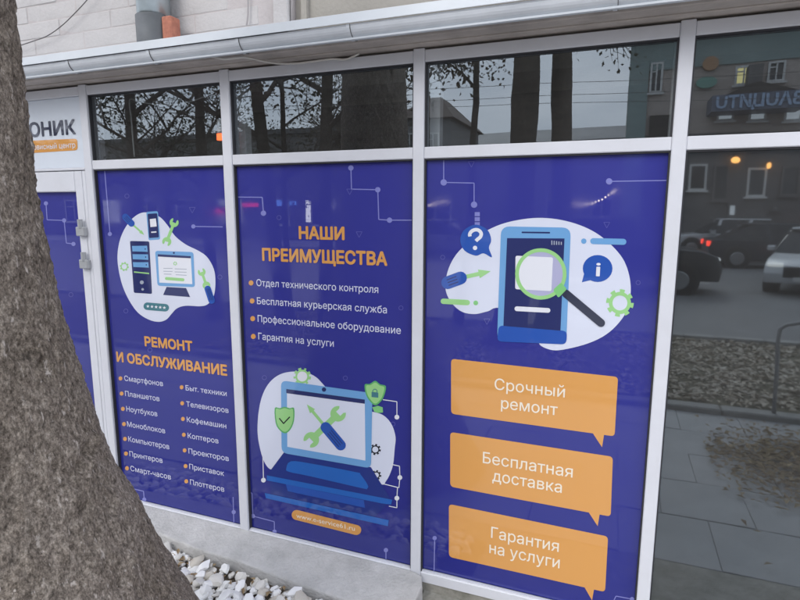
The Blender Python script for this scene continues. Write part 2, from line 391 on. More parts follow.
prop(MB().bbox((q0, 0.13, 2.5), (q1, 0.20, ztb), 0.006).build('bare_brick', pmat('raw_brick', (0.50, 0.20, 0.13), 0.9, col2=(0.34, 0.13, 0.09), scale=30, bump=0.6, bscale=50), loc=(q0, 0.13, 2.5)),
     'bare orange red brick fragment beside the downpipe sleeve', 'brick')

# cables
def cable(name, pts, r, mat, label, parent=None):
    P = [Vector(p) for p in pts]; out = []
    for i in range(len(P) - 1):
        a = P[max(i - 1, 0)]; b = P[i]; c = P[i + 1]; d = P[min(i + 2, len(P) - 1)]
        for k in range(8):
            t = k / 8; out.append(0.5 * ((2 * b) + (c - a) * t + (2 * a - 5 * b + 4 * c - d) * t * t + (3 * b - a - 3 * c + d) * t ** 3))
    out.append(P[-1])
    o = MB().tube(out, r, 6).build(name, mat, parent, True, loc=P[0])
    if label: prop(o, label, 'cable')
    return o
WIREM = pmat('dark_wire', (0.10, 0.09, 0.09), 0.6); WWIRE = pmat('white_wire', (0.62, 0.60, 0.56), 0.5)
cable('wall_wire', [on_wall(u, v, 0.238 - 0.01) for u, v in ((4, 50), (20, 45.5), (32, 41.5), (47, 36), (62, 25.5), (75, 13), (87, 0), (97, -14), (110, -40))], 0.0028, WIREM, 'thin dark wire sagging across the white brick wall')
cable('crack_wire', [on_wall(u, v, 0.24) for u, v in ((246.5, 25), (247.6, 18), (248, 10), (248, 0), (248, -30))], 0.004, pmat('grey_wire', (0.36, 0.34, 0.34), 0.7), 'grey cable running straight up the white brick wall')
cable('soffit_cable', [on_wall(u, v, y) for u, v, y in ((209, 56, -0.15), (216, 57.5, -0.15), (224, 59.2, -0.145), (236, 58.2, -0.14), (246, 57.6, -0.12), (262, 61, -0.08), (278, 63.5, -0.05), (300, 63, -0.035), (330, 59.2, -0.03), (345, 59.4, -0.025), (353, 56.5, -0.015), (359, 53.8, -0.008))], 0.0042, WWIRE, 'white cable drooping under the gutter above the second window')
cable('hanging_cord', [on_wall(u, v, 0.12) for u, v in ((134.5, 157), (133, 140), (131.5, 120), (129.5, 104), (131, 99), (138, 101), (155, 104.3), (175, 104.5), (192, 101), (206, 96), (216, 92))], 0.0040, pmat('white_cord', (0.8, 0.8, 0.78), 0.5), 'white cord hanging behind the first upper window')
s0 = on_wall(219, 130, 0.05)
sen = empty('window_sensor', (s0.x, 0.05, s0.z), 'small white alarm sensor with orange light behind first upper window', 'sensor')
a = on_wall(216.3, 119, 0.05); b = on_wall(222, 133.5, 0.05)
MB().bbox((a.x, 0.05, b.z), (b.x, 0.075, a.z), 0.002).build('housing', pmat('sensor_white', (0.6, 0.6, 0.58), 0.5), sen)
a = on_wall(216.5, 133.6, 0.05); b = on_wall(222, 140, 0.05)
MB().bbox((a.x, 0.048, b.z), (b.x, 0.07, a.z), 0.002).build('lamp', pmat('lamp_orange', (0.6, 0.1, 0.03), 0.4, emit=(1, 0.13, 0.03), estr=2.2), sen)

# ================================================================== PRINTED POSTERS
YP = 0.0275
BLUE = film('print_blue', (0.040, 0.043, 0.265), (0.024, 0.029, 0.215))  # paler and more purple towards the top: reflected haze put into the print colour
P_ = dict(orange=film('print_orange', (0.68, 0.33, 0.095)), white=film('print_white', (0.66, 0.69, 0.80)), pure=film('print_pure', (0.74, 0.75, 0.80)),
          sky=film('print_sky', (0.16, 0.36, 0.64)), navy=film('print_navy', (0.028, 0.036, 0.13)), royal=film('print_royal', (0.030, 0.095, 0.40), ),
          deep=film('print_deep', (0.022, 0.040, 0.21)), band=film('print_band', (0.026, 0.13, 0.46)), green=film('print_green', (0.22, 0.56, 0.20)), lime=film('print_lime', (0.32, 0.62, 0.24)),
          line=film('print_line', (0.22, 0.23, 0.55)), faint=film('print_faint', (0.105, 0.105, 0.36)), grey=film('print_grey', (0.36, 0.40, 0.47)), lens=film('print_lens', (0.42, 0.42, 0.60)),
          teal=film('print_teal', (0.07, 0.20, 0.24)), text=film('print_text', (0.62, 0.63, 0.78)), cream=film('print_cream', (0.85, 0.77, 0.64)), dgreen=film('print_dgreen', (0.12, 0.42, 0.14)), black=film('print_black', (0.02, 0.022, 0.03)), slate=film('print_slate', (0.035, 0.04, 0.07)))
def W(p, k): 
    q = on_wall(p[0], p[1], YP); return Vector((q.x, YP - 0.0003 * k, q.z))
def poly(name, pts, mat, k, parent):
    vs = [W(p, k) for p in pts]
    ar = sum(vs[i].x * vs[(i + 1) % len(vs)].z - vs[(i + 1) % len(vs)].x * vs[i].z for i in range(len(vs)))
    f = tuple(range(len(vs))) if ar > 0 else tuple(reversed(range(len(vs))))
    return mesh_obj(name, vs, [f], P_[mat] if isinstance(mat, str) else mat, parent)
def smooth(pts, n=6):
    out = []; N = len(pts)
    for i in range(N):
        a, b, c, d = (Vector(pts[(i + j) % N]) for j in (-1, 0, 1, 2))
        for k in range(n):
            t = k / n; out.append(tuple(0.5 * ((2 * b) + (c - a) * t + (2 * a - 5 * b + 4 * c - d) * t * t + (3 * b - a - 3 * c + d) * t ** 3)))
    return out
def rquad(pts, r, n=5):
    out = []; N = len(pts)
    for i in range(N):
        p = Vector(pts[i]); a = (Vector(pts[i - 1]) - p).normalized(); b = (Vector(pts[(i + 1) % N]) - p).normalized()
        A = p + a * r; B = p + b * r
        for k in range(n + 1):
            t = k / n; out.append(tuple(A * (1 - t) ** 2 + p * 2 * t * (1 - t) + B * t * t))
    return out
def capsule(a, b, hw, n=8):
    a = Vector(a); b = Vector(b); d = (b - a).normalized(); ang = math.atan2(d.y, d.x); out = []
    for k in range(n + 1): t = ang + math.pi / 2 + math.pi * k / n; out.append((a.x + hw * math.cos(t), a.y + hw * math.sin(t)))
    for k in range(n + 1): t = ang - math.pi / 2 + math.pi * k / n; out.append((b.x + hw * math.cos(t), b.y + hw * math.sin(t)))
    return out
def circ(c, rx, ry=None, n=20): ry = ry or rx; return [(c[0] + rx * math.cos(2 * math.pi * k / n), c[1] + ry * math.sin(2 * math.pi * k / n)) for k in range(n)]
def strip(pts, hw):
    L, Rr = [], []
    for i, p in enumerate(pts):
        p = Vector(p); t = (Vector(pts[min(i + 1, len(pts) - 1)]) - Vector(pts[max(i - 1, 0)])).normalized(); nn = Vector((-t.y, t.x)) * hw
        L.append(tuple(p + nn)); Rr.append(tuple(p - nn))
    return L + Rr[::-1]
def multi(name, polys, mat, k, parent):
    vs = []; fs = []
    for pts in polys:
        w = [W(p, k) - Vector((0, 0.00004 * (len(fs) % 4), 0)) for p in pts]; ar = sum(w[i].x * w[(i + 1) % len(w)].z - w[(i + 1) % len(w)].x * w[i].z for i in range(len(w)))
        idx = list(range(len(vs), len(vs) + len(w))); fs.append(tuple(idx if ar > 0 else idx[::-1])); vs += w
    return mesh_obj(name, vs, fs, P_[mat], parent)
def ring(name, c, ro, ri, mat, k, parent, teeth=0, ry=1.0, n=48, depth=0.2):
    ps = []
    for i in range(n):
        def R0(j):
            if not teeth: return ro
            ph = (j * teeth / n) % 1.0
            return ro if ph < 0.5 else ro * (1 - depth)
        a = 2 * math.pi * i / n; b = 2 * math.pi * (i + 1) / n; r0 = R0(i + .01)
        ps.append([(c[0] + ri * math.cos(a), c[1] + ri * ry * math.sin(a)), (c[0] + r0 * math.cos(a), c[1] + r0 * ry * math.sin(a)),
                   (c[0] + r0 * math.cos(b), c[1] + r0 * ry * math.sin(b)), (c[0] + ri * math.cos(b), c[1] + ri * ry * math.sin(b))])
    return multi(name, ps, mat, k, parent)
def wrench(name, a, b, r, hw, mat, k, parent):
    """open ended spanner between two points: jaw heads with a notch"""
    a = Vector(a); b = Vector(b); d = (b - a).normalized(); out = []
    def head(c, dirv):
        an = math.atan2(dirv.y, dirv.x); pts = []
        for j in range(0, 17):
            t = an + R(145) - R(290) * j / 16 * -1 - R(290); 
        for j in range(17):
            t = an + R(180) - R(150) + 0 * j
        return pts
    polys = [strip([tuple(a), tuple(b)], hw)]
    for c, dv in ((a, -d), (b, d)):
        an = math.atan2(dv.y, dv.x); pts = []
        for j in range(25):
            t = an + R(35) + R(290) * j / 24; pts.append((c.x + r * math.cos(t), c.y + r * math.sin(t)))
        nt = Vector((math.cos(an), math.sin(an))); sd_ = Vector((-nt.y, nt.x))
        inn = [c + nt * r * 0.55 - sd_ * r * 0.38, c - nt * r * 0.05 - sd_ * r * 0.38, c - nt * r * 0.05 + sd_ * r * 0.38, c + nt * r * 0.55 + sd_ * r * 0.38]
        polys.append(pts + [tuple(p) for p in inn])
    return multi(name, polys, mat, k, parent)
def driver(parent, a, m_, b, hw, shaft, k, tip=True, hmat='royal', smat='lime'):
    """screwdriver: handle a-m, shaft m-b"""
    sh = [strip([m_, b], shaft)]
    if tip:
        d = (Vector(b) - Vector(m_)).normalized(); nn = Vector((-d.y, d.x)); B = Vector(b)
        sh.append([tuple(B - d * shaft * 3 + nn * shaft * 2.2), tuple(B + d * shaft * 3), tuple(B - d * shaft * 3 - nn * shaft * 2.2)])
    multi('driver_shaft', sh, smat, k, parent)
    poly('driver_handle', capsule(a, m_, hw), hmat, k + 1, parent)
    A = Vector(a); M_ = Vector(m_); d = (M_ - A).normalized(); nn = Vector((-d.y, d.x))
    multi('handle_groove', [strip([tuple(A + nn * hw * q), tuple(A.lerp(M_, .75) + nn * hw * q)], hw * .07) for q in (-.45, 0, .45)], 'navy', k + 2, parent)
from mathutils.geometry import delaunay_2d_cdt, interpolate_bezier
GCACHE = {}
def inside(p, loop):
    c_ = False; n_ = len(loop)
    for i in range(n_):
        x1, y1 = loop[i]; x2, y2 = loop[(i + 1) % n_]
        if (y1 > p[1]) != (y2 > p[1]) and p[0] < (x2 - x1) * (p[1] - y1) / (y2 - y1) + x1: c_ = not c_
    return c_
def glyphs(body):
    """outlines of a word: list of solids, each an outer loop followed by its holes"""
    if body in GCACHE: return GCACHE[body]
    cu = bpy.data.curves.new('t', 'FONT'); cu.body = body; cu.size = 1.0
    o = bpy.data.objects.new('t', cu); COL.objects.link(o); bpy.context.view_layer.update()
    c2 = o.to_curve(bpy.context.evaluated_depsgraph_get()); loops = []
    for sp in c2.splines:
        bp_ = sp.bezier_points; L = []
        for i in range(len(bp_)):
            p, q = bp_[i], bp_[(i + 1) % len(bp_)]
            straight = p.handle_right_type == 'VECTOR' and q.handle_left_type == 'VECTOR'
            d1 = (q.co - p.co); bend = abs(d1.cross(p.handle_right - p.co).z) + abs(d1.cross(q.handle_left - p.co).z)
            if straight or bend < 1e-6: L.append((p.co.x, p.co.y))
            else: L += [(v.x, v.y) for v in interpolate_bezier(p.co, p.handle_right, q.handle_left, q.co, 5)[:-1]]
        out = []
        for p in L:
            if not out or (abs(p[0] - out[-1][0]) + abs(p[1] - out[-1][1])) > 1e-5: out.append(p)
        if len(out) > 1 and abs(out[0][0] - out[-1][0]) + abs(out[0][1] - out[-1][1]) < 1e-5: out.pop()
        if len(out) > 2: loops.append(out)
    o.to_curve_clear(); bpy.data.objects.remove(o); bpy.data.curves.remove(cu)
    hole_of = {}
    for i, A in enumerate(loops):
        for j, B in enumerate(loops):
            if i != j and all(inside(p, B) and inside(((p[0] + r_[0]) / 2, (p[1] + r_[1]) / 2), B) for p, r_ in zip(A, A[1:] + A[:1])): hole_of[i] = j; break
    res = []
    for i, A in enumerate(loops):
        if i not in hole_of: res.append([A] + [loops[j] for j, h_ in hole_of.items() if h_ == i])
    GCACHE[body] = [tri_of(g) for g in res]; return GCACHE[body]
def winding(p, loop):
    w = 0; n_ = len(loop)
    for i in range(n_):
        x1, y1 = loop[i]; x2, y2 = loop[(i + 1) % n_]; side = (x2 - x1) * (p[1] - y1) - (y2 - y1) * (p[0] - x1)
        if y1 <= p[1] < y2 and side > 0: w += 1
        elif y2 <= p[1] < y1 and side < 0: w -= 1
    return w
def tri_of(g):
    """points and triangles of one solid; strokes that cross themselves are merged"""
    pts = []; ed = []
    for loop in g:
        k0 = len(pts); pts += [Vector(p) for p in loop]; ed += [(k0 + i, k0 + (i + 1) % len(loop)) for i in range(len(loop))]
    r_ = delaunay_2d_cdt(pts, ed, [], 0, 1e-6); out = []
    for t in r_[2]:
        cx = sum(r_[0][i].x for i in t) / len(t); cy = sum(r_[0][i].y for i in t) / len(t)
        if winding((cx, cy), g[0]) and not any(winding((cx, cy), h_) for h_ in g[1:]): out.append(tuple(t))
    return [(v.x, v.y) for v in r_[0]], out
def text(name, body, p0, p1, cap, mat, k, parent, bold=0.0, thin=False):
    a = W(p0, k); b = W(p1, k); c = W((p0[0], p0[1] - cap), k)
    z = (a.z + b.z) / 2; h = c.z - a.z
    solids = glyphs(body)
    xs = [p[0] for g in solids for p in g[0]]; x0, x1 = min(xs) - bold, max(xs) + bold
    sx = (b.x - a.x) / (x1 - x0); sz = h / (0.71 + 2 * bold)
    # strokes that overlap inside a letter lie a hair apart; heavier weights are printed as shifted passes
    passes = [(0, 0)] if bold == 0 else [(0, 0), (-1, 0), (1, 0), (0, 1), (0, -1), (-.7, -.7), (.7, .7), (-.7, .7), (.7, -.7)]
    if 0 < bold < .015: passes = [(-1, 0), (1, 0), (0, 1), (0, -1)]
    vs = []; fs = []
    for n_, (ox, oz) in enumerate(passes):
        for gi, g in enumerate(solids):
            k0 = len(vs)
            for p in g[0]: vs.append(Vector((a.x + (p[0] + ox * bold - x0) * sx, YP - 0.0003 * k - 0.00003 * (n_ * 4 + gi % 4), z + (p[1] + oz * bold + bold) * sz)))
            for t in g[1]:
                A, B, C_ = (vs[k0 + i] for i in t)
                cr = (B.x - A.x) * (C_.z - A.z) - (B.z - A.z) * (C_.x - A.x)
                if abs(cr) < 1e-14: continue
                fs.append(tuple(k0 + i for i in (t if cr > 0 else t[::-1])))
    return mesh_obj(name, vs, fs, P_[mat], parent)
def crop(ox, oy, s):
    def f(pts):
        if isinstance(pts, tuple): return (ox + pts[0] / s, oy + pts[1] / s)
        return [(ox + x / s, oy + y / s) for x, y in pts]
    f.s = s
    return f
def circuit(parent, lines, dots, mat='line', hw=0.45, r=2.1, k=2):
    for L in lines:
        multi('circuit_line', [strip([a, b], hw) for a, b in zip(L[:-1], L[1:])], mat, k, parent)
    for d in dots: poly('circuit_dot', circ(d, r, n=14), mat, k + 1, parent)
def marks(parent, tri=(), cir=()):
    for c in cir: ring('ring_mark', c, 2.4, 1.8, 'faint', 2, parent, n=14)
    for c in tri:
        p = [(c[0] - 3, c[1] - 2.6), (c[0] + 3, c[1] - 2.6), (c[0], c[1] + 3)]
        multi('triangle_mark', [strip([p[i], p[(i + 1) % 3]], .3) for i in range(3)], 'faint', 2, parent)
def sheet(parent, x0, x1, z0=ZP0 + 0.004, z1=ZP1 - 0.006):
    return mesh_obj('printed_sheet', [(x0, YP, z0), (x1, YP, z0), (x1, YP, z1), (x0, YP, z1), (x0, YP + .0015, z0), (x1, YP + .0015, z0), (x1, YP + .0015, z1), (x0, YP + .0015, z1)],
                    [(0, 1, 2, 3), (5, 4, 7, 6), (4, 0, 3, 7), (1, 5, 6, 2), (3, 2, 6, 7), (4, 5, 1, 0)], BLUE, parent)

# ---- poster one: repairs and servicing
p1 = empty('window_poster', (XA1, YP, ZP0), 'blue window poster listing repaired devices below a white blob of computers', 'poster')
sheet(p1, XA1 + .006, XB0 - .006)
c = crop(110, 200, 4.615); q = lambda x: x / 4.615
bl = poly('illustration', smooth(c([(35,260),(45,190),(70,130),(110,80),(160,57),(225,75),(265,115),(300,165),(350,205),(410,235),(450,265),(480,320),(487,380),(480,440),(455,478),(420,490),(350,488),(310,500),(285,525),(260,552),(225,562),(180,552),(130,520),(90,465),(60,400),(42,330)])), 'white', 3, p1)
poly('phone_case', rquad(c([(168,55),(222,51),(233,182),(179,186)]), 2), 'sky', 5, bl)
poly('phone_face', rquad(c([(174,64),(219,61),(227,172),(182,176)]), 1), 'navy', 6, bl)
poly('phone_screen', c([(185,88),(213,85),(217,122),(188,125)]), 'pure', 7, bl); poly('phone_bar', c([(191,146),(215,144),(216,150),(192,152)]), 'pure', 7, bl)
driver(bl, c((72,78)), c((100,108)), c((150,153)), q(15), q(4), 5)
wrench('wrench', c((263,192)), c((297,104)), q(21), q(7), 'lime', 5, bl)
poly('tower_case', rquad(c([(93,189),(182,191),(195,433),(111,428)]), 1.5), 'navy', 5, bl)
for a in ([(103,212),(172,211),(175,239),(105,237)], [(105,250),(176,251),(178,276),(107,273)], [(107,287),(178,287),(180,312),(109,309)]):
    poly('drive_bay', c(a), 'sky', 6, bl)
for x in ((164,226),(166,263),(169,299)): poly('bay_button', circ(c(x), .7, n=8), 'navy', 7, bl)
poly('tower_strip', c([(112,329),(181,336),(182,342),(112,335)]), 'lime', 6, bl)
multi('tower_button', [circ(c((148,380)), q(9), n=12), circ(c((152,412)), q(6), n=10)], 'grey', 6, bl)
poly('monitor_frame', rquad(c([(209,234),(386,240),(393,402),(220,396)]), 3), 'sky', 5, bl)
poly('monitor_screen', c([(222,252),(374,262),(381,388),(229,381)]), 'pure', 6, bl)
poly('monitor_bar', c([(222,250),(374,259),(374,269),(222,261)]), 'navy', 7, bl)
poly('webcam', circ(c((296,244)), 1, n=10), 'navy', 7, bl)
multi('screen_line', [c([(248,314),(290,314),(290,317),(248,317)]), c([(300,316),(355,318),(355,321),(300,319)]), c([(248,327),(290,328),(290,331),(248,330)]), c([(300,330),(355,332),(355,335),(300,333)]), c([(250,340),(285,341),(285,344),(250,343)]), c([(305,343),(355,346),(355,349),(305,346)])], 'grey', 7, bl)
poly('screen_button', capsule(c((262,362)), c((338,368)), q(7)), 'lime', 7, bl); ring('screen_mark', c((302,293)), 2, 1, 'lime', 7, bl, teeth=6, n=24)
poly('monitor_stand', c([(262,401),(352,406),(371,448),(246,438)]), 'navy', 5, bl)
ring('gear', c((67,307)), q(21), q(12), 'lime', 5, bl, teeth=8)
wrench('wrench', c((424,332)), c((446,394)), q(18), q(6), 'lime', 5, bl)
poly('wrench_handle', capsule(c((452,410)), c((470,464)), q(15)), 'royal', 6, bl)
multi('handle_groove', [strip([c((448 + d, 408)), c((466 + d, 462))], .25) for d in (-2, 5, 12)], 'navy', 7, bl)
poly('rating_pill', capsule(c((173,490)), c((256,497)), q(17.5)), 'teal', 5, bl)
multi('rating_star', [[(cx + (1.7 if j % 2 == 0 else .8) * math.cos(math.pi * j / 5 - math.pi / 2), cy + (1.7 if j % 2 == 0 else .8) * math.sin(math.pi * j / 5 - math.pi / 2)) for j in range(10)] for cx, cy in [c((176 + 19 * i, 490.3 + 1.6 * i)) for i in range(5)]], 'pure', 6, bl)
circuit(p1, [[c((385,122)), c((520,124))], [(104.6, 169), (110, 233)], [(128.5, 487.6), (143.6, 491.2), (144.4, 500)], [(233.2, 497), (234, 526)]], [c((385,122)), (110, 234), (144.4, 499.5), (233.8, 512)])
marks(p1, tri=[c((380,46))], cir=[(127, 196), (126, 311), (220, 277), (150, 350)])
text('heading', 'РЕМОНТ', (145, 346), (193, 351.8), 9.9, 'orange', 3, p1, bold=0.042)
text('heading', 'И ОБСЛУЖИВАНИЕ', (117, 361.8), (227.6, 375.8), 10.0, 'orange', 3, p1, bold=0.042)
L1 = [('Смартфонов',(124.6,380.6),(163.3,386.2),(120.6,378.4)),('Планшетов',(125.4,396.0),(159.8,401.2),(121.7,393.5)),('Ноутбуков',(126.7,411.4),(157.6,416.2),(123,408.8)),('Моноблоков',(127.5,427),(165.4,432.8),(124.1,424)),
      ('Компьютеров',(128.7,442),(169.5,448.6),(125.1,438.8)),('Принтеров',(129.8,456.8),(162.8,462.3),(126.1,453.5)),('Смарт-часов',(130.8,471.6),(171.2,478.6),(127.1,468.2)),
      ('Быт. техники',(185.9,390.2),(226.9,396.2),(181.7,387.2)),('Телевизоров',(186.6,406.5),(228.8,412.8),(182.3,403.2)),('Кофемашин',(187.1,422.1),(226.5,428.2),(183,418.9)),('Коптеров',(188,438.2),(218.7,443.2),(183.9,434.7)),
      ('Проекторов',(188.8,453.9),(229,460.6),(184.7,450.3)),('Приставок',(189.6,469.3),(224.2,475.4),(185.7,466)),('Плоттеров',(190.4,484.9),(224.5,491.3),(186.4,481.2))]
for t, a, b, d in L1:
    text('list_entry', t, a, b, 5.1, 'text', 3, p1, bold=0.008)
    poly('bullet', circ(d, 1.9, 2.1, 14), 'orange', 3, p1)

# ---- poster two: our advantages
p2 = empty('window_poster', (XB1, YP, ZP0), 'blue window poster with orange heading over a laptop and tools picture', 'poster')
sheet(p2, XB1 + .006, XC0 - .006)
c = crop(230, 160, 3.158)
circuit(p2, [c([(382,25),(384,92),(467,94),(470,188),(504,190),(577,190)]), c([(18,117),(102,118),(106,168)])], [c((382,25)), c((467,94)), c((504,190)), c((106,168))], r=2.7, hw=.5)
marks(p2, tri=[c((408,235)), c((378,100))], cir=[c((540,467)), c((155,182))])
text('heading', 'НАШИ', (299, 238.6), (344.8, 240.8), 12.9, 'orange', 3, p2, bold=0.042)
text('heading', 'ПРЕИМУЩЕСТВА', (262.4, 260.6), (387.6, 266.3), 12.9, 'orange', 3, p2, bold=0.042)
for t, a, b, d in (('Отдел технического контроля',(256.6,285.8),(378.4,293.2),(251.2,282.9)),('Бесплатная курьерская служба',(257.2,304),(387,313.4),(252.2,300.9)),('Профессиональное оборудование',(257.9,322),(401,333.8),(252.8,318.6)),('Гарантия на услуги',(258.5,339.8),(333.9,346.4),(253.4,336.4))):
    text('list_entry', t, a, b, 6.7, 'text', 3, p2, bold=0.008); poly('bullet', circ(d, 2.4, 2.6, 14), 'orange', 3, p2)
c = crop(250, 360, 5.0)
bl = poly('illustration', smooth(c([(38,350),(45,250),(65,170),(100,110),(150,72),(210,58),(280,62),(330,85),(365,120),(440,200),(540,245),(630,262),(675,282),(710,325),(728,385),(724,440),(716,520),(700,570),(680,606),(660,622),(600,580),(400,520),(170,500),(125,535),(100,545),(70,505),(48,430)]), 4), 'white', 3, p2)
# gears and laptop
gd = c((262,82)); poly('gear_disc', circ(gd, 5.5, n=20), 'pure', 4, bl); ring('gear', gd, 8.8, 5.0, 'lime', 5, bl, teeth=9, depth=.22)
ring('gear', c((627,447)), 5.6, 3.0, 'black', 5, bl, teeth=8, depth=.25); ring('gear', c((632,575)), 5.0, 2.6, 'black', 4, bl, teeth=8, depth=.25)
poly('laptop_deck', c([(170,462),(605,535),(708,702),(700,712),(80,582)]), 'deep', 5, bl)
poly('keyboard', smooth(c([(205,506),(300,516),(530,560),(552,570),(590,625),(585,642),(560,640),(300,580),(195,558),(183,540)]), 3), 'band', 6, bl)
poly('deck_edge', c([(85,576),(712,698),(706,722),(660,716),(85,601)]), 'band', 6, bl)
poly('laptop_shadow', c([(100,601),(690,716),(625,782),(105,668)]), 'deep', 5, bl)
poly('shadow_keyboard', c([(180,620),(570,700),(575,738),(190,655)]), 'royal', 6, bl)
poly('shadow_edge', c([(75,664),(695,800),(690,830),(80,690)]), 'band', 6, bl)
poly('laptop_lid', rquad(c([(156,101),(613,165),(606,541),(159,463)]), 6), 'sky', 7, bl)
poly('laptop_screen', c([(186,150),(575,203),(578,502),(188,433)]), 'white', 8, bl)
poly('screen_bar', c([(183,144),(575,197),(575,218),(183,165)]), 'navy', 9, bl)
poly('webcam', circ(c((371,147)), 2.2, n=14), 'navy', 8, bl)
wrench('wrench', c((308,398)), c((442,268)), 7.8, 3.2, 'lime', 9, bl)
driver(bl, c((455,425)), c((380,335)), c((300,238)), 5.2, 1.5, 10)
poly('shield', smooth(c([(125,240),(150,240),(175,233),(200,240),(222,240),(222,300),(205,345),(178,366),(150,350),(130,315)]), 3), 'dgreen', 9, bl)
poly('shield_face', smooth(c([(131,246),(152,246),(175,240),(198,246),(216,246),(216,300),(200,340),(178,358),(154,345),(136,312)]), 3), 'lime', 10, bl)
multi('check_mark', [strip([c((148,290)), c((170,317))], .6), strip([c((169,317)), c((201,283))], .6)], 'black', 11, bl)
poly('shield', smooth(c([(575,122),(600,119),(627,103),(652,121),(681,131),(671,180),(652,210),(627,226),(601,206),(580,170)]), 3), 'dgreen', 9, bl)
poly('shield_face', smooth(c([(582,128),(603,125),(627,112),(650,127),(673,136),(664,177),(648,203),(627,217),(606,200),(587,168)]), 3), 'lime', 10, bl)
poly('lock_body', rquad(c([(609,158),(643,162),(643,188),(609,184)]), .6), 'teal', 11, bl); ring('lock_shackle', c((626,156)), 2.6, 1.8, 'teal', 11, bl, n=18)
poly('shield_piece', c([(612,236),(640,228),(664,236),(666,262),(640,264),(622,258)]), 'green', 6, bl)
circuit(p2, [c([(665,198),(735,208),(735,285)]), c([(710,522),(748,530),(750,586),(745,638),(665,618)]), c([(738,635),(735,690),(735,738),(695,730)]), c([(65,485),(68,598)])], [c((735,285)), c((750,587)), c((735,690)), c((68,600))], mat='pure', r=2.4, hw=.4, k=4)
circuit(p2, [c([(-14,660),(10,665),(15,780),(122,808),(123,875)]), c([(680,950),(680,1010)])], [c((15,780)), c((123,858)), c((680,950))], r=2.2)
pill = poly('address_pill', capsule(c((234,774)), c((532,849)), 5.0), 'orange', 5, p2)
text('address', 'www.e-service61.ru', (296.5, 517.2), (355, 531.0), 4.6, 'cream', 6, pill)
marks(p2, cir=[c((72,88)), c((477,90)), c((130,408)), c((715,320))])

# ---- poster three: speech bubbles
p3 = empty('window_poster', (XC1, YP, ZP0), 'blue window poster with phone under magnifier and three orange speech bubbles', 'poster')
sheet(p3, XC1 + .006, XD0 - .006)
c = crop(410, 150, 2.963); q = lambda x: x / 2.963
bl = poly('illustration', smooth(c([(105,405),(115,350),(145,300),(200,255),(270,220),(350,203),(420,203),(490,218),(550,245),(600,285),(635,330),(652,385),(652,440),(635,490),(590,540),(530,572),(450,592),(410,590),(383,573),(420,560),(400,500),(270,468),(230,478),(190,486),(150,477),(118,445)]), 5), 'white', 3, p3)
poly('phone_case', rquad(c([(270,226),(477,230),(463,576),(258,567)]), 9), 'sky', 5, bl)
poly('phone_base', rquad(c([(263,519),(466,536),(463,576),(258,567)]), 5), 'royal', 6, bl)
poly('phone_screen', c([(288,261),(458,262),(446,535),(277,521)]), 'navy', 7, bl)
poly('earpiece', capsule(c((333,244)), c((413,245)), .8), 'navy', 6, bl)
multi('signal_bar', [c([(419 + 7 * i, 268 + i), (422 + 7 * i, 268 + i), (422 + 7 * i, 281), (419 + 7 * i, 281)]) for i in range(5)], 'grey', 8, bl)
poly('lens', circ(c((388,367)), q(66), n=36), 'lens', 8, bl)
poly('card', rquad(c([(313,313),(424,318),(419,418),(312,412)]), 2), 'pure', 9, bl)
ring('magnifier_ring', c((388,367)), q(76), q(65), 'lime', 10, bl)
poly('magnifier_collar', rquad(c([(424,414),(448,392),(465,412),(440,438)]), 2), 'green', 11, bl)
poly('magnifier_handle', capsule(c((462,425)), c((566,512)), q(12)), 'slate', 10, bl)
poly('card_line', capsule(c((317,470)), c((409,475)), q(7)), 'pure', 8, bl)
poly('question_bubble', smooth(c([(149,268),(160,238),(195,221),(229,236),(241,266),(234,290),(243,318),(218,306),(195,313),(162,298)]), 4), 'royal', 5, bl)
qm = smooth([(178,256),(180,244),(190,237),(202,237),(211,246),(209,257),(200,265),(194,272),(193,279)], 3)[:-6]
multi('question_mark', [strip(c(qm), q(5.2)), circ(c((193,290)), q(6.5), n=14)], 'pure', 6, bl)
multi('bubble_pixel', [c([(192, 184 + 15 * i), (207, 184 + 15 * i), (207, 196 + 15 * i), (192, 196 + 15 * i)]) for i in range(3)], 'line', 4, bl)
driver(bl, c((112,393)), c((150,379)), c((222,363)), q(19), q(6), 5)
poly('green_bar', capsule(c((99,448)), c((170,452)), q(8)), 'lime', 5, bl); poly('bar_dot', circ(c((195,453)), q(7)), 'green', 5, bl)
poly('blue_bar', capsule(c((543,270)), c((632,272)), q(9)), 'sky', 5, bl); poly('bar_dot', circ(c((515,270)), q(8)), 'sky', 5, bl)
poly('info_bubble', circ(c((556,351)), q(44), q(40), 28), 'royal', 5, bl); poly('bubble_tail', c([(516,366),(509,392),(542,384)]), 'royal', 4, bl)
text('info_mark', 'i', c((550,374)), c((563,374)), q(44), 'pure', 6, bl, bold=0.015)
ring('gear', c((622,453)), q(41), q(22), 'lime', 5, bl, teeth=8)
circuit(p3, [c([(100,28),(100,96),(190,98),(190,162)]), c([(590,93),(772,90)])], [c((100,96)), c((190,162)), c((590,93))], r=3.2, hw=.5)
circuit(p3, [[(434.7, 538), (434, 577)], [(614, 600), (616, 596), (632, 599)]], [(434.7, 538), (632, 599)], r=2.2)
marks(p3, tri=[c((583,222)), c((228,508)), c((182,42))], cir=[c((97,318)), c((676,393))])
c = crop(410, 340, 2.307)
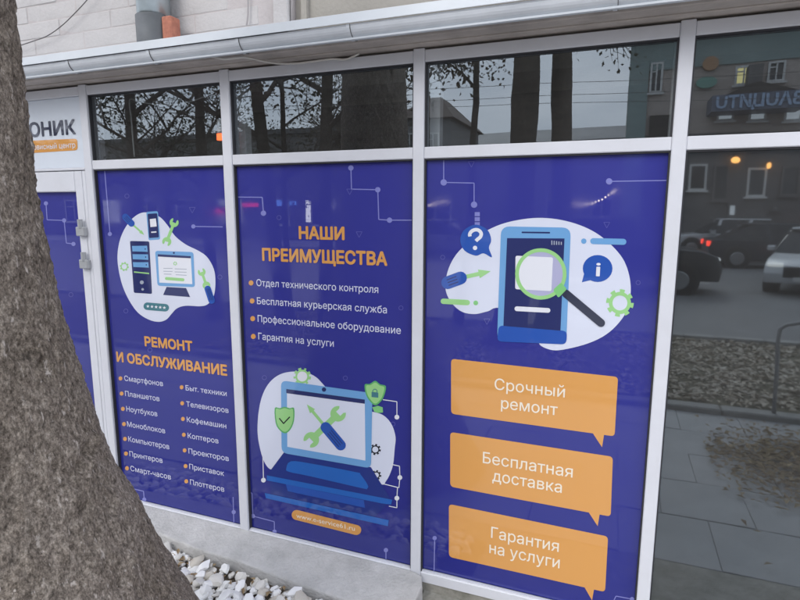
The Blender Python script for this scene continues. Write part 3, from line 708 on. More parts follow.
for quad, tail, lines in (([(95,43),(480,85),(472,222),(95,170)], [(420,212),(443,247),(448,216)], (('Срочный',(195,114),(357,132)),('ремонт',(210,158),(340,173)))),
                    ([(93,212),(468,269),(463,407),(93,338)], [(411,395),(433,429),(438,399)], (('Бесплатная',(168,285),(375,315)),('доставка',(190,325),(350,352)))),
                    ([(90,378),(457,453),(450,581),(90,500)], [(401,567),(420,600),(425,572)], (('Гарантия',(187,457),(343,487)),('на услуги',(183,492),(345,525))))):
    sb = poly('speech_bubble', rquad(c(quad), 4), 'orange', 4, p3)
    poly('bubble_tail', c(tail), 'orange', 5, sb)
    for t, a, b in lines: text('bubble_text', t, c(a), c(b), 11.0, 'cream', 6, sb, bold=0.004)

# ---- door with its own poster, sign above
door = empty('shop_door', (-3.1, 0, 0.12), 'white framed shop door with blue poster left of the windows', 'door')
ZD1 = on_wall(60, 171.5).z
xg = on_wall(75.5, 200).x
zg = on_wall(60, 192).z
xr = on_wall(83.5, 200).x          # gap between leaf and frame
for a, b in (((XL1, 0.004, 0.10), (xg - 0.80, 0.06, ZD1)), ((xg, 0.004, 0.10), (xr - .002, 0.06, ZD1)), ((xg - .80, 0.004, zg), (xg, 0.06, ZD1)), ((xg - .80, 0.004, 0.10), (xg, 0.06, 0.24))):
    MB().bbox(a, b, 0.004).build('leaf_frame', WHITE, door)
MB().bbox((xr + .002, 0.002, 0.10), (XA0, 0.064, ZD1), 0.003).build('door_jamb', WHITE, door)
MB().bbox((XL1, 0.002, ZD1 + 0.004), (XA0, 0.064, ZD1 + 0.018), 0.003).build('door_head', WHITE, door)
MB().box((xg - .80, YP + .003, .24), (xg, YP + .010, zg)).build('door_pane', GLASSD, door)
HM = pmat('hinge_metal', (0.45, 0.46, 0.47), 0.35, metal=0.5)
for (u, v) in ((83.5, 229), (86.8, 261.5)):
    h = on_wall(u, v)
    hg = MB().bbox((h.x - 0.035, -0.022, h.z - 0.038), (h.x + 0.028, 0.003, h.z + 0.012), 0.004).build('hinge', HM, door)
    MB().tube([(h.x, -0.018, h.z + 0.006), (h.x, -0.018, h.z + 0.052)], 0.013, 10).build('hinge_pin', HM, hg)
dpst = empty('door_poster', (xg, YP, .24), 'blue printed film on the shop door behind the tree trunk', 'poster')
YPs = YP
mesh_obj('printed_sheet', [(xg - .80, YP, .24), (xg - .002, YP, .24), (xg - .002, YP, zg), (xg - .80, YP, zg), (xg - .80, YP + .002, .24), (xg - .002, YP + .002, .24), (xg - .002, YP + .002, zg), (xg - .80, YP + .002, zg)],
         [(0, 1, 2, 3), (5, 4, 7, 6), (4, 0, 3, 7), (1, 5, 6, 2), (3, 2, 6, 7), (4, 5, 1, 0)], BLUE, dpst)
c = crop(20, 160, 3.527)
circuit(dpst, [c([(92,153),(96,211),(156,213),(164,293),(190,296)])], [c((92,153)), c((156,213)), c((189,296))])
marks(dpst, cir=[c((180,475))])
sign = empty('sign_board', (XL1, 0.02, ZD1 + .02), 'white sign panel with dark lettering and orange strip above the door', 'sign')
MB().bbox((XL1, 0.016, ZD1 + 0.018), (XA0, 0.05, ZG1), 0.003).build('panel', pmat('sign_white', (0.66, 0.71, 0.78), 0.35, var=.06, scale=3), sign)
def sign_print(f, *a, **kw):
    global YP
    y = YP; YP = 0.0155; r_ = f(*a, **kw); YP = y; return r_
sign_print(text, 'lettering', 'РОНИК', (20.5, 138.0), (76.2, 134.4), 14.4, 'slate', 2, sign, bold=0.030)
pb = sign_print(poly, 'strip', rquad([(14, 141.5), (77.2, 138.6), (77.8, 150.2), (14, 154.2)], 3), 'orange', 2, sign)
sign_print(text, 'small_lettering', 'сервисный центр', (27.5, 150.4), (75.6, 147.4), 5.4, 'pure', 3, pb, bold=0.01)

# ================================================================== FOREGROUND TREE
def bark(name, base, hi, lo, grain):
    mt = bpy.data.materials.new(name); mt.use_nodes = True; n = mt.node_tree.nodes; l = mt.node_tree.links; b = n['Principled BSDF']
    b.inputs['Roughness'].default_value = 0.95; b.inputs['Specular IOR Level'].default_value = 0.15
    tc = n.new('ShaderNodeTexCoord')
    def nz(sc, det, ro, stretch=(1, 1, 1)):
        mp = n.new('ShaderNodeMapping'); mp.inputs['Scale'].default_value = stretch; l.new(tc.outputs['Object'], mp.inputs[0])
        q = n.new('ShaderNodeTexNoise'); q.inputs['Scale'].default_value = sc; q.inputs['Detail'].default_value = det; q.inputs['Roughness'].default_value = ro; l.new(mp.outputs[0], q.inputs['Vector']); return q
    def ramp(q, p0, c0, p1, c1, pm=None, cm=None):
        r_ = n.new('ShaderNodeValToRGB'); e = r_.color_ramp.elements; e[0].position = p0; e[0].color = (*c0, 1); e[1].position = p1; e[1].color = (*c1, 1)
        if pm: e.new(pm).color = (*cm, 1)
        l.new(q.outputs['Fac'], r_.inputs[0]); return r_
    def mix(kind, fac, a_, b_):
        m_ = n.new('ShaderNodeMix'); m_.data_type = 'RGBA'; m_.blend_type = kind
        if isinstance(fac, float): m_.inputs[0].default_value = fac
        else: l.new(fac, m_.inputs[0])
        for s_, v in ((6, a_), (7, b_)):
            if isinstance(v, tuple): m_.inputs[s_].default_value = (*v, 1)
            else: l.new(v, m_.inputs[s_])
        return m_.outputs[2]
    fine = nz(grain, 12, 0.86, (1, 1, .75)); big = nz(3.2, 6, .6); fleck = nz(grain * 1.1, 4, .6, (1, 1, .33)); pit = nz(grain * .34, 5, .6, (1, 1, .7))
    grit = nz(grain * 2.6, 5, .75, (1, 1, .6))
    c_ = ramp(fine, .36, lo, .66, hi, .5, base).outputs[0]
    c_ = mix('MULTIPLY', 0.85, c_, ramp(grit, .36, (.38, .36, .34), .62, (1.55, 1.52, 1.48)).outputs[0])
    c_ = mix('MULTIPLY', 0.75, c_, ramp(big, .35, (.70, .68, .62), .65, (1.12, 1.12, 1.10)).outputs[0])
    c_ = mix('MIX', ramp(fleck, .62, (0, 0, 0), .69, (.75, .75, .75)).outputs[0], c_, tuple(min(1, v * 1.25) for v in hi))
    c_ = mix('MIX', ramp(pit, .30, (.8, .8, .8), .37, (0, 0, 0)).outputs[0], c_, tuple(v * .7 for v in lo))
    l.new(c_, b.inputs['Base Color'])
    ad = n.new('ShaderNodeMath'); ad.operation = 'ADD'; l.new(fine.outputs['Fac'], ad.inputs[0])
    gm = n.new('ShaderNodeMath'); gm.operation = 'MULTIPLY_ADD'; gm.inputs[1].default_value = 0.5; l.new(grit.outputs['Fac'], gm.inputs[0]); l.new(pit.outputs['Fac'], gm.inputs[2]); l.new(gm.outputs[0], ad.inputs[1])
    bp = n.new('ShaderNodeBump'); bp.inputs['Strength'].default_value = 1.0; bp.inputs['Distance'].default_value = 0.010
    l.new(ad.outputs[0], bp.inputs['Height']); l.new(bp.outputs[0], b.inputs['Normal']); MATS[name] = mt; return mt
BARK = bark('bark', (0.31, 0.268, 0.236), (0.64, 0.58, 0.53), (0.080, 0.067, 0.057), 58)
BARK2 = bark('street_bark', (0.105, 0.088, 0.076), (0.20, 0.17, 0.15), (0.03, 0.025, 0.022), 20)
def leaf_mat(name, a, b_):
    mt = pmat(name, a, 0.7, col2=b_, scale=0.9); return mt
LEAF_A = leaf_mat('olive_leaves', (0.05, 0.055, 0.022), (0.085, 0.06, 0.022)); LEAF_B = leaf_mat('dry_leaves', (0.12, 0.07, 0.03), (0.06, 0.045, 0.02)); LEAF_C = leaf_mat('dark_leaves', (0.035, 0.045, 0.02), (0.05, 0.05, 0.022))

def branches(mb, p, d, length, r, lvl, tips, rn, droop=0.0):
    n = 5; pts = [p]; rads = [r]; q = p.copy(); dd = d.copy()
    for i in range(n):
        dd = (dd + Vector((rn.uniform(-1, 1), rn.uniform(-1, 1), rn.uniform(-.6, .8) - droop)) * 0.16).normalized()
        q = q + dd * (length / n); pts.append(q.copy()); rads.append(r * (1 - 0.6 * (i + 1) / n))
        if lvl > 0 and i >= 1:
            for _ in range(2 if lvl > 1 else 1 + rn.randint(0, 1)):
                ax = Vector((rn.uniform(-1, 1), rn.uniform(-1, 1), rn.uniform(-.4, .7) - droop)).normalized()
                branches(mb, q.copy(), (dd * 0.6 + ax * 0.9).normalized(), length * rn.uniform(.42, .62), rads[-1] * .62, lvl - 1, tips, rn, droop)
        if lvl == 0: tips.append((q.copy(), dd.copy()))
    mb.tube(pts, rads, 6 if lvl < 2 else 8, cap=False)
def crown(tips, per, size, spread, rn):
    mb = MB()
    for q, d in tips:
        for _ in range(per):
            c_ = q + Vector((rn.gauss(0, 1), rn.gauss(0, 1), rn.gauss(0, 1) - .3)) * spread
            a = Vector((rn.uniform(-1, 1), rn.uniform(-1, 1), rn.uniform(-1.4, .5))).normalized(); b_ = a.orthogonal().normalized()
            b_ = (Matrix.Rotation(rn.uniform(0, 6.28), 3, a) @ b_); s = size * rn.uniform(.6, 1.3)
            nn = a.cross(b_) * s * .12
            mb.add([c_, c_ + a * s * .5 + b_ * s * .28 + nn, c_ + a * s, c_ + a * s * .5 - b_ * s * .28 + nn], [(0, 1, 2), (0, 2, 3)])
    return mb
def tree(name, x, y, h0, r0, label, lean=(0, 0), seed=1, limbs=5, leaf=LEAF_A, per=5, lsize=.10, spread=.25, top=7.0, low=2.6, droop=0.0, reach=2.6, group='street trees along the lawn strip', kink=0.0):
    rn = random.Random(seed); t = empty(name, (x, y, 0), label, 'tree', group)
    mb = MB(); pts = []; rads = []; n = 28
    for i in range(n + 1):
        z = -0.1 + (top + .1) * i / n
        pts.append(Vector((x + lean[0] * z + kink * math.sin(z * 1.1) + rn.uniform(-.01, .01), y + lean[1] * z, z)) + Vector((.035 * noise.noise((z * .9, seed * 1.7, 4)), 0, 0)))
        rads.append(r0 * (1.0 - 0.50 * (i / n)) * (1 + .55 * math.exp(-z * 3.2)) * (1 + .13 * noise.noise((z * 1.7, seed * 3.1, 0))))
    mb.tube(pts, rads, 14); tips = []
    for i in range(limbs):
        z = low + (top - low) * (i + .3) / limbs; a = i * 2.4 + rn.uniform(-.5, .5) + seed
        j = min(int(z / top * n), n); p = pts[j].copy()
        branches(mb, p, Vector((math.cos(a), math.sin(a), .55 - droop * .4)).normalized(), reach * rn.uniform(.75, 1.15), rads[j] * .5, 2, tips, rn, droop)
    mb.build('trunk', BARK2, t, True)
    crown(tips, per, lsize, spread, rn).build('crown', leaf, t)
    return t

# the big trunk at the left edge of the picture
TX, TY = -1.58, -1.35
prof = [(-0.1, 0.86), (0.0, 0.80), (0.2, 0.70), (0.4, 0.615), (0.59, 0.540), (0.66, 0.519), (0.75, 0.482), (0.85, 0.446), (0.95, 0.410), (1.03, 0.377), (1.18, 0.340), (1.42, 0.291), (1.57, 0.266), (1.84, 0.240), (2.0, 0.236), (2.2, 0.233), (2.4, 0.226), (2.8, 0.215), (3.4, 0.205), (4.2, 0.19), (5.2, 0.17), (6.5, 0.13), (8.0, 0.08)]
def prad(z):
    for (a, ra), (b, rb) in zip(prof[:-1], prof[1:]):
        if z <= b: return ra + (rb - ra) * max(0, (z - a)) / (b - a)
    return prof[-1][1]
bt = empty('foreground_tree', (TX, TY, 0), 'large rough brown tree trunk flaring at its foot in the foreground', 'tree')
def trunk_hit(u, v):
    d = ray(u, v).normalized(); t = 0.4
    while t < 4:
        p = CAM + d * t
        if math.hypot(p.x - TX, p.y - TY) < prad(p.z): return p
        t += 0.004
SCARS = []
for u, v, sz, dp_ in ((44, 366, .016, .022), (41, 371, .010, -.010), (88, 452, .020, .020), (95, 440, .016, -.014), (80, 468, .016, .018), (70, 478, .013, .016), (60, 488, .010, .012), (92, 462, .012, -.012), (84, 510, .014, .016), (108, 482, .014, .016), (114, 500, .020, -.014), (112, 512, .012, .014), (10, 505, .012, .014), (120, 585, .014, .014), (5, 24, .012, .014), (20, 230, .010, .010), (30, 290, .010, .010), (55, 420, .010, .010), (130, 560, .016, -.012), (35, 545, .012, .010)):
    h_ = trunk_hit(u, v)
    if h_: SCARS.append((h_, sz, dp_))
tv = []; tf = []; NA = 360; zs = []
z = -0.1
while z < 8.0:
    zs.append(z); z += 0.007 if z < 2.6 else 0.12
for z in zs:
    r0 = prad(z)
    for j in range(NA):
        a = 2 * math.pi * j / NA; ca, sa = math.cos(a), math.sin(a)
        P = Vector((ca * r0, sa * r0, z)); flare = max(0, 1.2 - z)
        d = 0.0
        if z < 2.7:
            lowz = min(1.0, max(0.25, 1.6 - z)); d = 0.016 * lowz * noise.noise(P * 4 + Vector((3, 1, 0))) + 0.007 * lowz * noise.noise(Vector((P.x * 15, P.y * 15, P.z * 10))) + 0.007 * noise.noise(Vector((P.x * 34, P.y * 34, P.z * 26))) + 0.004 * noise.noise(P * 95)
            rid = abs(noise.noise(Vector((P.x * 22, P.y * 22, P.z * 10 + 4)))); d -= 0.006 * lowz * max(0, 0.12 - rid) / 0.12
            pit_ = noise.noise(Vector((P.x * 9 + 7, P.y * 9, P.z * 13))); d -= 0.024 * lowz * max(0, pit_ - 0.42) / 0.3
            Q = Vector((TX + P.x, TY + P.y, z))
            for h_, sz, dp_ in SCARS:
                if abs(h_.z - z) < sz * 3:
                    e_ = (Q - h_).length_squared / (sz * sz)
                    if e_ < 9: d -= 1.5 * dp_ * math.exp(-e_) * (0.8 + 0.8 * noise.noise(P * 60))
            d += 0.035 * flare * math.sin(a * 5 + 1.0) * (0.5 if z > .5 else 1)
        tv.append((TX + ca * (r0 + d) + 0.0 * z, TY + sa * (r0 + d), z))
for i in range(len(zs) - 1):
    for j in range(NA):
        tf.append((i * NA + j, i * NA + (j + 1) % NA, (i + 1) * NA + (j + 1) % NA, (i + 1) * NA + j))
mesh_obj('trunk', tv, tf, BARK, bt, True)
mb = MB(); tips = []; rn = random.Random(11)
for i in range(7):
    a = i * 2.4 + .6; branches(mb, Vector((TX, TY, 4.2 + i * .5)), Vector((math.cos(a), math.sin(a), .8)).normalized(), 2.8, .085, 2, tips, rn)
mb.build('limbs', BARK2, bt, True)
crown(tips, 2, .12, .25, rn).build('crown', LEAF_B, bt)

# ================================================================== STREET IN FRONT OF THE SHOP
LS = [across(512, 140, 5.0), across(556, 140, 5.6), across(459, 145, 5.9), across(262, 147, 5.4), across(321, 150, 5.0), across(204, 150, 5.2), across(282, 150, 6.0)]
tree('street_tree', LS[0].x, -5.0, 0, .21, 'thick dark trunk mirrored in the third upper window', lean=(.045, 0), seed=3, limbs=4, low=4.6, leaf=LEAF_B, per=1, lsize=.08, spread=.12, reach=2.0, droop=.25, kink=.045)
tree('street_tree', LS[1].x, -5.6, 0, .17, 'slender dark trunk mirrored right of the thick one in the third upper window', lean=(.02, 0), seed=5, limbs=4, low=4.5, leaf=LEAF_C, per=1, lsize=.08, spread=.10, reach=2.0, droop=.3, kink=.05)
tree('street_tree', LS[2].x, -5.9, 0, .065, 'thin crooked sapling mirrored left of the thick trunk in the third upper window', lean=(.07, 0), seed=8, limbs=4, low=3.5, leaf=LEAF_B, per=1, lsize=.07, spread=.14, reach=1.0, top=5, droop=.3, kink=.06)
tree('street_tree', LS[3].x + .3, -5.4, 0, .12, 'leaning dark tree mirrored at left of the second upper window', lean=(-.11, 0), seed=12, limbs=8, low=2.3, per=1, lsize=.075, spread=.22, reach=2.5)
tree('street_tree', LS[4].x, -5.0, 0, .11, 'dark leafy tree mirrored beside the broad trunk in the second upper window', lean=(.02, 0), seed=17, limbs=8, low=2.4, per=1, lsize=.075, spread=.20, reach=2.3)
tree('street_tree', LS[5].x, -5.2, 0, .10, 'leafy tree mirrored at right of the first upper window', lean=(-.03, 0), seed=21, limbs=9, low=2.2, per=1, leaf=LEAF_C, lsize=.075, spread=.24, reach=2.5)
tree('street_tree', LS[6].x, -6.0, 0, .06, 'thin leafy tree mirrored in the middle of the second upper window', lean=(0, 0), seed=29, limbs=8, low=2.2, per=1, lsize=.075, spread=.2, reach=1.9, top=5)
tree('street_tree', across(130, 150, 5.5).x, -5.5, 0, .12, 'dense leafy tree mirrored in the middle of the first upper window', seed=33, limbs=8, low=2.1, per=2, lsize=.08, leaf=LEAF_C, spread=.28, reach=2.6)
tree('street_tree', across(88, 150, 6.0).x, -6.0, 0, .13, 'dense leafy tree mirrored at left of the first upper window', seed=37, limbs=8, low=2.1, per=2, lsize=.08, leaf=LEAF_C, spread=.28, reach=2.6)

for k_, (u, L_, lb) in enumerate(((105, 17.5, 'far bushy tree across the road, mirrored at left of the first upper window'), (175, 18.5, 'far bushy tree across the road, mirrored at right of the first upper window'), (298, 18.0, 'far bare tree across the road, mirrored in the second upper window'))):
    tree('far_tree', across(u, 150, L_).x, -L_ - 3.6, 0, .2, lb, seed=51 + k_, limbs=7, low=1.6, top=6.0, per=1, lsize=.14, leaf=LEAF_C if k_ < 2 else LEAF_B, spread=.4, reach=2.2, group='trees across the road')
# overhead wires along the street
for k_, (v0, v1, L_, lb) in enumerate(((88, 79, 11.0, 'upper overhead wire mirrored across the third upper window'), (100, 92, 11.4, 'middle overhead wire mirrored across the third upper window'), (106, 101, 11.8, 'lower overhead wire mirrored across the third upper window'))):
    a = across(430, v0, L_); b = across(628, v1, L_); d_ = (b - a).normalized(); pts_ = [a + d_ * t - Vector((0, 0, 0.0)) for t in (-24, -8, 0, 4, 8, 24)]
    cable('overhead_wire', pts_, .006, WIREM, lb)
# low steel hoop rail at the lawn edge
hp = []
for u, v in ((778, 400), (779, 372), (780, 345), (782, 331), (788, 327), (800, 325), (818, 323), (822, 330), (823, 360), (824, 398)):
    hp.append(across(u, v, 3.28))
hr = empty('hoop_rail', (hp[0].x, -3.28, 0), 'low bent steel hoop rail mirrored at right of the bare pane', 'rail')
hp[0].z = 0.0; hp[-1].z = 0.0
MB().tube(hp, .017, 8).build('tube', pmat('rail_steel', (.30, .31, .32), .5), hr, True)
# buildings across the street
def window(parent, x0, x1, z0, z1, y, pane, frame_m, fw=.08, mull=True):
    f = MB(); f.box((x0, y, z0), (x0 + fw, y + .10, z1)); f.box((x1 - fw, y, z0), (x1, y + .10, z1)); f.box((x0 + fw, y, z1 - fw), (x1 - fw, y + .10, z1)); f.box((x0 + fw, y, z0), (x1 - fw, y + .10, z0 + fw))
    if mull: f.box(((x0 + x1) / 2 - .03, y, z0 + fw), ((x0 + x1) / 2 + .03, y + .09, z1 - fw)); f.box((x0 + fw, y, z0 + (z1 - z0) * .68), ((x0 + x1) / 2 - .03, y + .09, z0 + (z1 - z0) * .68 + .05))
    w = f.build('window', frame_m, parent)
    MB().box((x0 + fw, y + .01, z0 + fw), (x1 - fw, y + .03, z1 - fw)).build('pane', pane, w)
    MB().box((x0 - .08, y - .02, z0 - .08), (x1 + .08, y + .18, z0)).build('sill', frame_m, w)
    return w
PANED = pmat('dark_pane', (0.03, 0.035, 0.04), 0.1); PANEY = pmat('lit_pane', (0.5, 0.45, 0.2), 0.4, emit=(1.0, 0.85, 0.38), estr=0.9); PANEW = pmat('lit_shop_pane', (0.5, 0.5, 0.5), 0.4, emit=(0.9, 0.95, 1.0), estr=0.5)
WFR = pmat('window_white', (0.6, 0.6, 0.58), 0.6); TEAL = pmat('teal_render', (0.27, 0.35, 0.34), 0.85, var=.2, scale=1); BEIGE = pmat('pink_beige_render', (0.46, 0.40, 0.36), 0.9, var=.15, scale=1.5); ROOFD = pmat('dark_roof', (0.07, 0.06, 0.055), 0.8, var=.3, scale=3)
GREYR = pmat('grey_render', (0.26, 0.26, 0.26), 0.9, var=.2, scale=.8); BRNR = pmat('brown_tile_roof', (0.12, 0.085, 0.07), 0.8, var=.3, scale=4); DARKB = pmat('dark_base', (0.15, 0.145, 0.145), 0.8, var=.3, scale=2)
LB = 26.0; yb = -LB
xb0 = across(632, 60, LB).x; zc1 = across(632, 43, LB).z
hb = empty('pub_building', (xb0, yb, 0), 'two storey beige building with teal corner and gabled entrance, mirrored at right', 'building')
MB().box((xb0 + .02, yb - 11, 0.05), (xb0 + 26, yb, zc1)).build('wall', BEIGE, hb)
MB().box((xb0 - .05, yb - .02, 0.05), (xb0 + .75, yb + .12, zc1 - .35)).build('corner_pilaster', TEAL, hb)
MB().box((xb0 - .05, yb - .02, across(700, 66, LB).z), (xb0 + 26, yb + .09, zc1)).build('frieze', TEAL, hb)
MB().extr([(yb - .02, zc1), (yb + .55, zc1 + .05), (yb + .60, zc1 + .28), (yb - .02, zc1 + .36)], xb0 - .5, xb0 + 26.3).build('cornice', pmat('cornice_grey', (.30, .32, .32), .8, var=.2, scale=2), hb)
MB().box((xb0 + .02, yb - .02, 0.05), (xb0 + 26, yb + .06, across(700, 120, LB).z - .6)).build('dark_ground_floor', DARKB, hb)
for u0, u1, v0, v1, pn in ((651.5, 662, 62, 92, PANED), (736.5, 753, 66, 84, PANEY), (769, 784, 62, 81, PANED), (820, 835, 60, 79, PANED), (860, 874, 58, 77, PANED)):
    a = across(u0, v0, LB); b = across(u1, v1, LB); window(hb, a.x, b.x, b.z, a.z, yb + .02, pn, WFR)
a = across(650, 116, LB); b = across(668, 150, LB)
MB().box((a.x, yb + .03, .05), (b.x, yb + .14, a.z)).build('doorway', pmat('dark_door', (.05, .04, .035), .5), hb)
ap = across(759, 80, LB - 1.4); e0 = across(722, 96, LB - 1.4); e1 = across(806, 92, LB - 1.4)
zE = e0.z
v_ = [(e0.x, yb, zE), (ap.x, yb, ap.z), (e1.x, yb, zE), (e0.x, yb + 1.4, zE), (ap.x, yb + 1.4, ap.z), (e1.x, yb + 1.4, zE)]
fix_normals(mesh_obj('entrance_gable', v_, [(0, 1, 2), (5, 4, 3), (0, 3, 4, 1), (1, 4, 5, 2), (0, 2, 5, 3)], ROOFD, hb))
MB().box((ap.x - .25, yb + .3, ap.z - .3), (ap.x + .25, yb + .9, ap.z + .75)).build('gable_chimney', DARKB, hb)
s0 = across(714, 93, LB - 1.5); s1 = across(806, 106, LB - 1.5)
MB().box((s0.x, yb + .01, s1.z), (s1.x, yb + 1.45, s0.z - .05)).build('sign_fascia', pmat('fascia_blue', (.12, .14, .19), .5), hb)
def facing_text(name, body, x0, x1, z0, h, y, mat, parent, bold=.03):
    """upright lettering read from the shop side (text runs towards -x when seen from +y)"""
    cu = bpy.data.curves.new('t', 'FONT'); cu.body = body; cu.offset = bold; cu.resolution_u = 2; cu.extrude = 0.02
    o = bpy.data.objects.new('t', cu); COL.objects.link(o); bpy.context.view_layer.update()
    me = bpy.data.meshes.new_from_object(o.evaluated_get(bpy.context.evaluated_depsgraph_get())); bpy.data.objects.remove(o)
    xs = [v.co.x for v in me.vertices]; a, b = min(xs), max(xs); base = WORLD[parent]
    for v in me.vertices: v.co = Vector((x1 - (v.co.x - a) / (b - a) * (x1 - x0), y + v.co.z, z0 + v.co.y / .71 * h)) - base
    me.materials.clear(); me.materials.append(mat); o = bpy.data.objects.new(name, me); COL.objects.link(o); o.parent = parent; return o
facing_text('sign_lettering', 'ВАUЦИТU', s0.x + .15, s1.x - .1, s1.z + .12, (s0.z - s1.z) * .66, yb + 1.48, pmat('sign_letter', (.26, .34, .46), .5, emit=(.45, .65, 1.0), estr=.08), hb)
for u0, u1 in ((718, 734), (750, 766), (784, 800), (818, 834)):
    a = across(u0, 108, LB); b = across(u1, 121, LB); window(hb, a.x, b.x, b.z, a.z, yb + .12, PANEW if u0 < 800 else PANED, WFR, mull=False)
for u0, u1, v0, v1, mt in ((690, 706, 165, 190, PANED), (715, 727, 165, 200, PANED), (728, 736, 203, 216, PANEW), (748, 764, 168, 196, PANED), (772, 779, 205, 209, PANEW), (782, 798, 166, 195, PANED), (812, 830, 164, 194, PANED)):
    a = across(u0, v0, LB); b = across(u1, v1, LB); window(hb, a.x, b.x, max(.5, b.z), a.z, yb + .07, mt, WFR if mt is PANED and u0 in (748, 690) else DARKB, mull=False)
og = empty('round_shop_sign', across(711, 63, LB - .3), 'round orange and green sign on the beige building, mirrored at top right', 'sign')
oc = across(712, 62, LB - .3)
for nm, dz, rr, mt in (('orange_disc', 0, .31, pmat('sign_orange', (.42, .24, .13), .7)), ('green_leaf', -.75, .34, pmat('sign_green', (.16, .33, .27), .7))):
    vs = [(oc.x - (.1 if dz else 0) + rr * math.cos(2 * math.pi * k / 20) * (1.2 if dz else 1), yb + .1 + j * .15, oc.z + dz + rr * math.sin(2 * math.pi * k / 20) * (.9 if not dz else .7)) for j in (0, 1) for k in range(20)]
    fix_normals(mesh_obj(nm, vs, [tuple(range(20)), tuple(range(20, 40))] + [(k, (k + 1) % 20, 20 + (k + 1) % 20, 20 + k) for k in range(20)], mt, og))
LAMPW = pmat('warm_lamp', (.6, .4, .2), .4, emit=(1, .42, .10), estr=4)
for k_, (u, v) in enumerate(((737, 160), (770, 165))):
    o_ = across(u, v, LB - .5); lb = ('warm wall lamp on the dark ground floor across the street', 'fainter warm wall lamp right of the bright one across the street')[k_]
    q_ = MB(); n_ = 10
    for i in range(7):
        a = math.pi * i / 6
        for j in range(n_): q_.v.append((o_.x + (.17 if k_ == 0 else .08) * math.sin(a) * math.cos(6.2832 * j / n_), yb + .35 + .16 * math.sin(a) * math.sin(6.2832 * j / n_), o_.z + .13 * math.cos(a)))
    for i in range(6):
        for j in range(n_): q_.f.append((i * n_ + j, i * n_ + (j + 1) % n_, (i + 1) * n_ + (j + 1) % n_, (i + 1) * n_ + j))
    wl_ = empty('wall_lamp', (o_.x, yb, o_.z), lb, 'lamp', 'wall lamps across the street'); q_.build('globe', LAMPW, wl_, True); MB().box((o_.x - .04, yb + .06, o_.z + .15), (o_.x + .04, yb + .40, o_.z + .25)).build('bracket', DARKB, wl_)

# gabled house
LG = 30.0
g0 = across(392, 116, LG).x; g1 = across(456, 116, LG).x; ze = across(425, 117, LG).z; zr = across(415, 89, LG).z
gh = empty('gabled_house', ((g0 + g1) / 2, -LG, 0), 'pale house with brown pitched roof mirrored at left of the third upper window', 'house')
MB().box((g0 + .3, -LG - 7, 0.05), (g1 - .3, -LG, ze)).build('wall', GREYR, gh)
r0x = (g0 + g1) / 2 - .35; r1x = (g0 + g1) / 2 + .35
rv = [(g0, -LG + .5, ze - .1), (g1, -LG + .5, ze - .1), (g1, -LG - 7.5, ze - .1), (g0, -LG - 7.5, ze - .1), (r0x, -LG - 2.5, zr), (r1x, -LG - 2.5, zr), (r1x, -LG - 4.5, zr), (r0x, -LG - 4.5, zr)]
rf = fix_normals(mesh_obj('roof', rv, [(0, 1, 5, 4), (1, 2, 6, 5), (2, 3, 7, 6), (3, 0, 4, 7), (4, 5, 6, 7), (3, 2, 1, 0)], BRNR, gh))
for k_ in range(2): window(gh, g0 + .7 + k_ * 1.5, g0 + 1.5 + k_ * 1.5, ze - 2.2, ze - .9, -LG + .01, PANED, WFR)
# long low building behind the road
LO = 44.0
zl = across(560, 122, LO).z; xl0 = across(300, 122, LO).x; xl1 = across(640, 122, LO).x
lo = empty('low_building', (xl0, -LO, 0), 'long low grey building with ribbed roof mirrored behind the tree trunks', 'building')
MB().box((xl0, -LO - 8, 0.0), (xl1, -LO, zl - 1.6)).build('wall', GREYR, lo)
fix_normals(MB().extr([(-LO + .6, zl - 1.7), (-LO + .6, zl - 1.5), (-LO - 4, zl), (-LO - 8.6, zl - 1.5), (-LO - 8.6, zl - 1.7)], xl0 - .5, xl1 + .5).build('roof', pmat('metal_roof', (.24, .24, .25), .6, var=.3, scale=.7), lo))
for k_ in range(9): window(lo, xl0 + 2 + k_ * 3.4, xl0 + 3.6 + k_ * 3.4, 1.2, 2.8, -LO + .01, PANED, WFR)
# shop row at left behind the trees
LR = 29.0
xr0 = across(60, 150, LR).x; xr1 = across(384, 150, LR).x; zrw = across(300, 134, LR).z
row = empty('shop_row', (xr0, -LR, 0), 'low row of lit shops mirrored behind the trees at left', 'building')
MB().box((xr0 - 12, -LR - 8, 0.0), (xr1, -LR, zrw)).build('wall', pmat('row_render', (.20, .19, .185), .9, var=.25, scale=.6), row)
MB().box((xr0 - 12.2, -LR - 8.2, zrw), (xr1 + .2, -LR + .3, zrw + .3)).build('parapet', DARKB, row)
for u0, u1, v0, v1, mt in ((243, 258, 203, 206.5, pmat('red_led', (.5, .02, .06), .4, emit=(1, .04, .12), estr=2.2)), (276, 284, 200, 206, pmat('blue_led', (.05, .1, .5), .4, emit=(.15, .35, 1), estr=2)), (290, 296, 201, 205, MATS['blue_led']),
                           (306, 311, 199, 222, pmat('white_sign', (.6, .6, .6), .4, emit=(.95, .97, 1), estr=3.2)), (320, 325, 200, 219, MATS['white_sign']), (328, 333, 201, 210, MATS['white_sign']), (216, 226, 208, 214, MATS['red_led'])):
    a = across(u0, v0, LR); b = across(u1, v1, LR)
    MB().box((a.x, -LR + .02, b.z), (b.x, -LR + .12, a.z)).build('lit_sign', mt, row)
for k_ in range(10):
    x = xr0 + k_ * 3.6; window(row, x, x + 2.0, .9, 2.6, -LR + .01, PANEW if k_ % 3 == 1 else PANED, WFR)
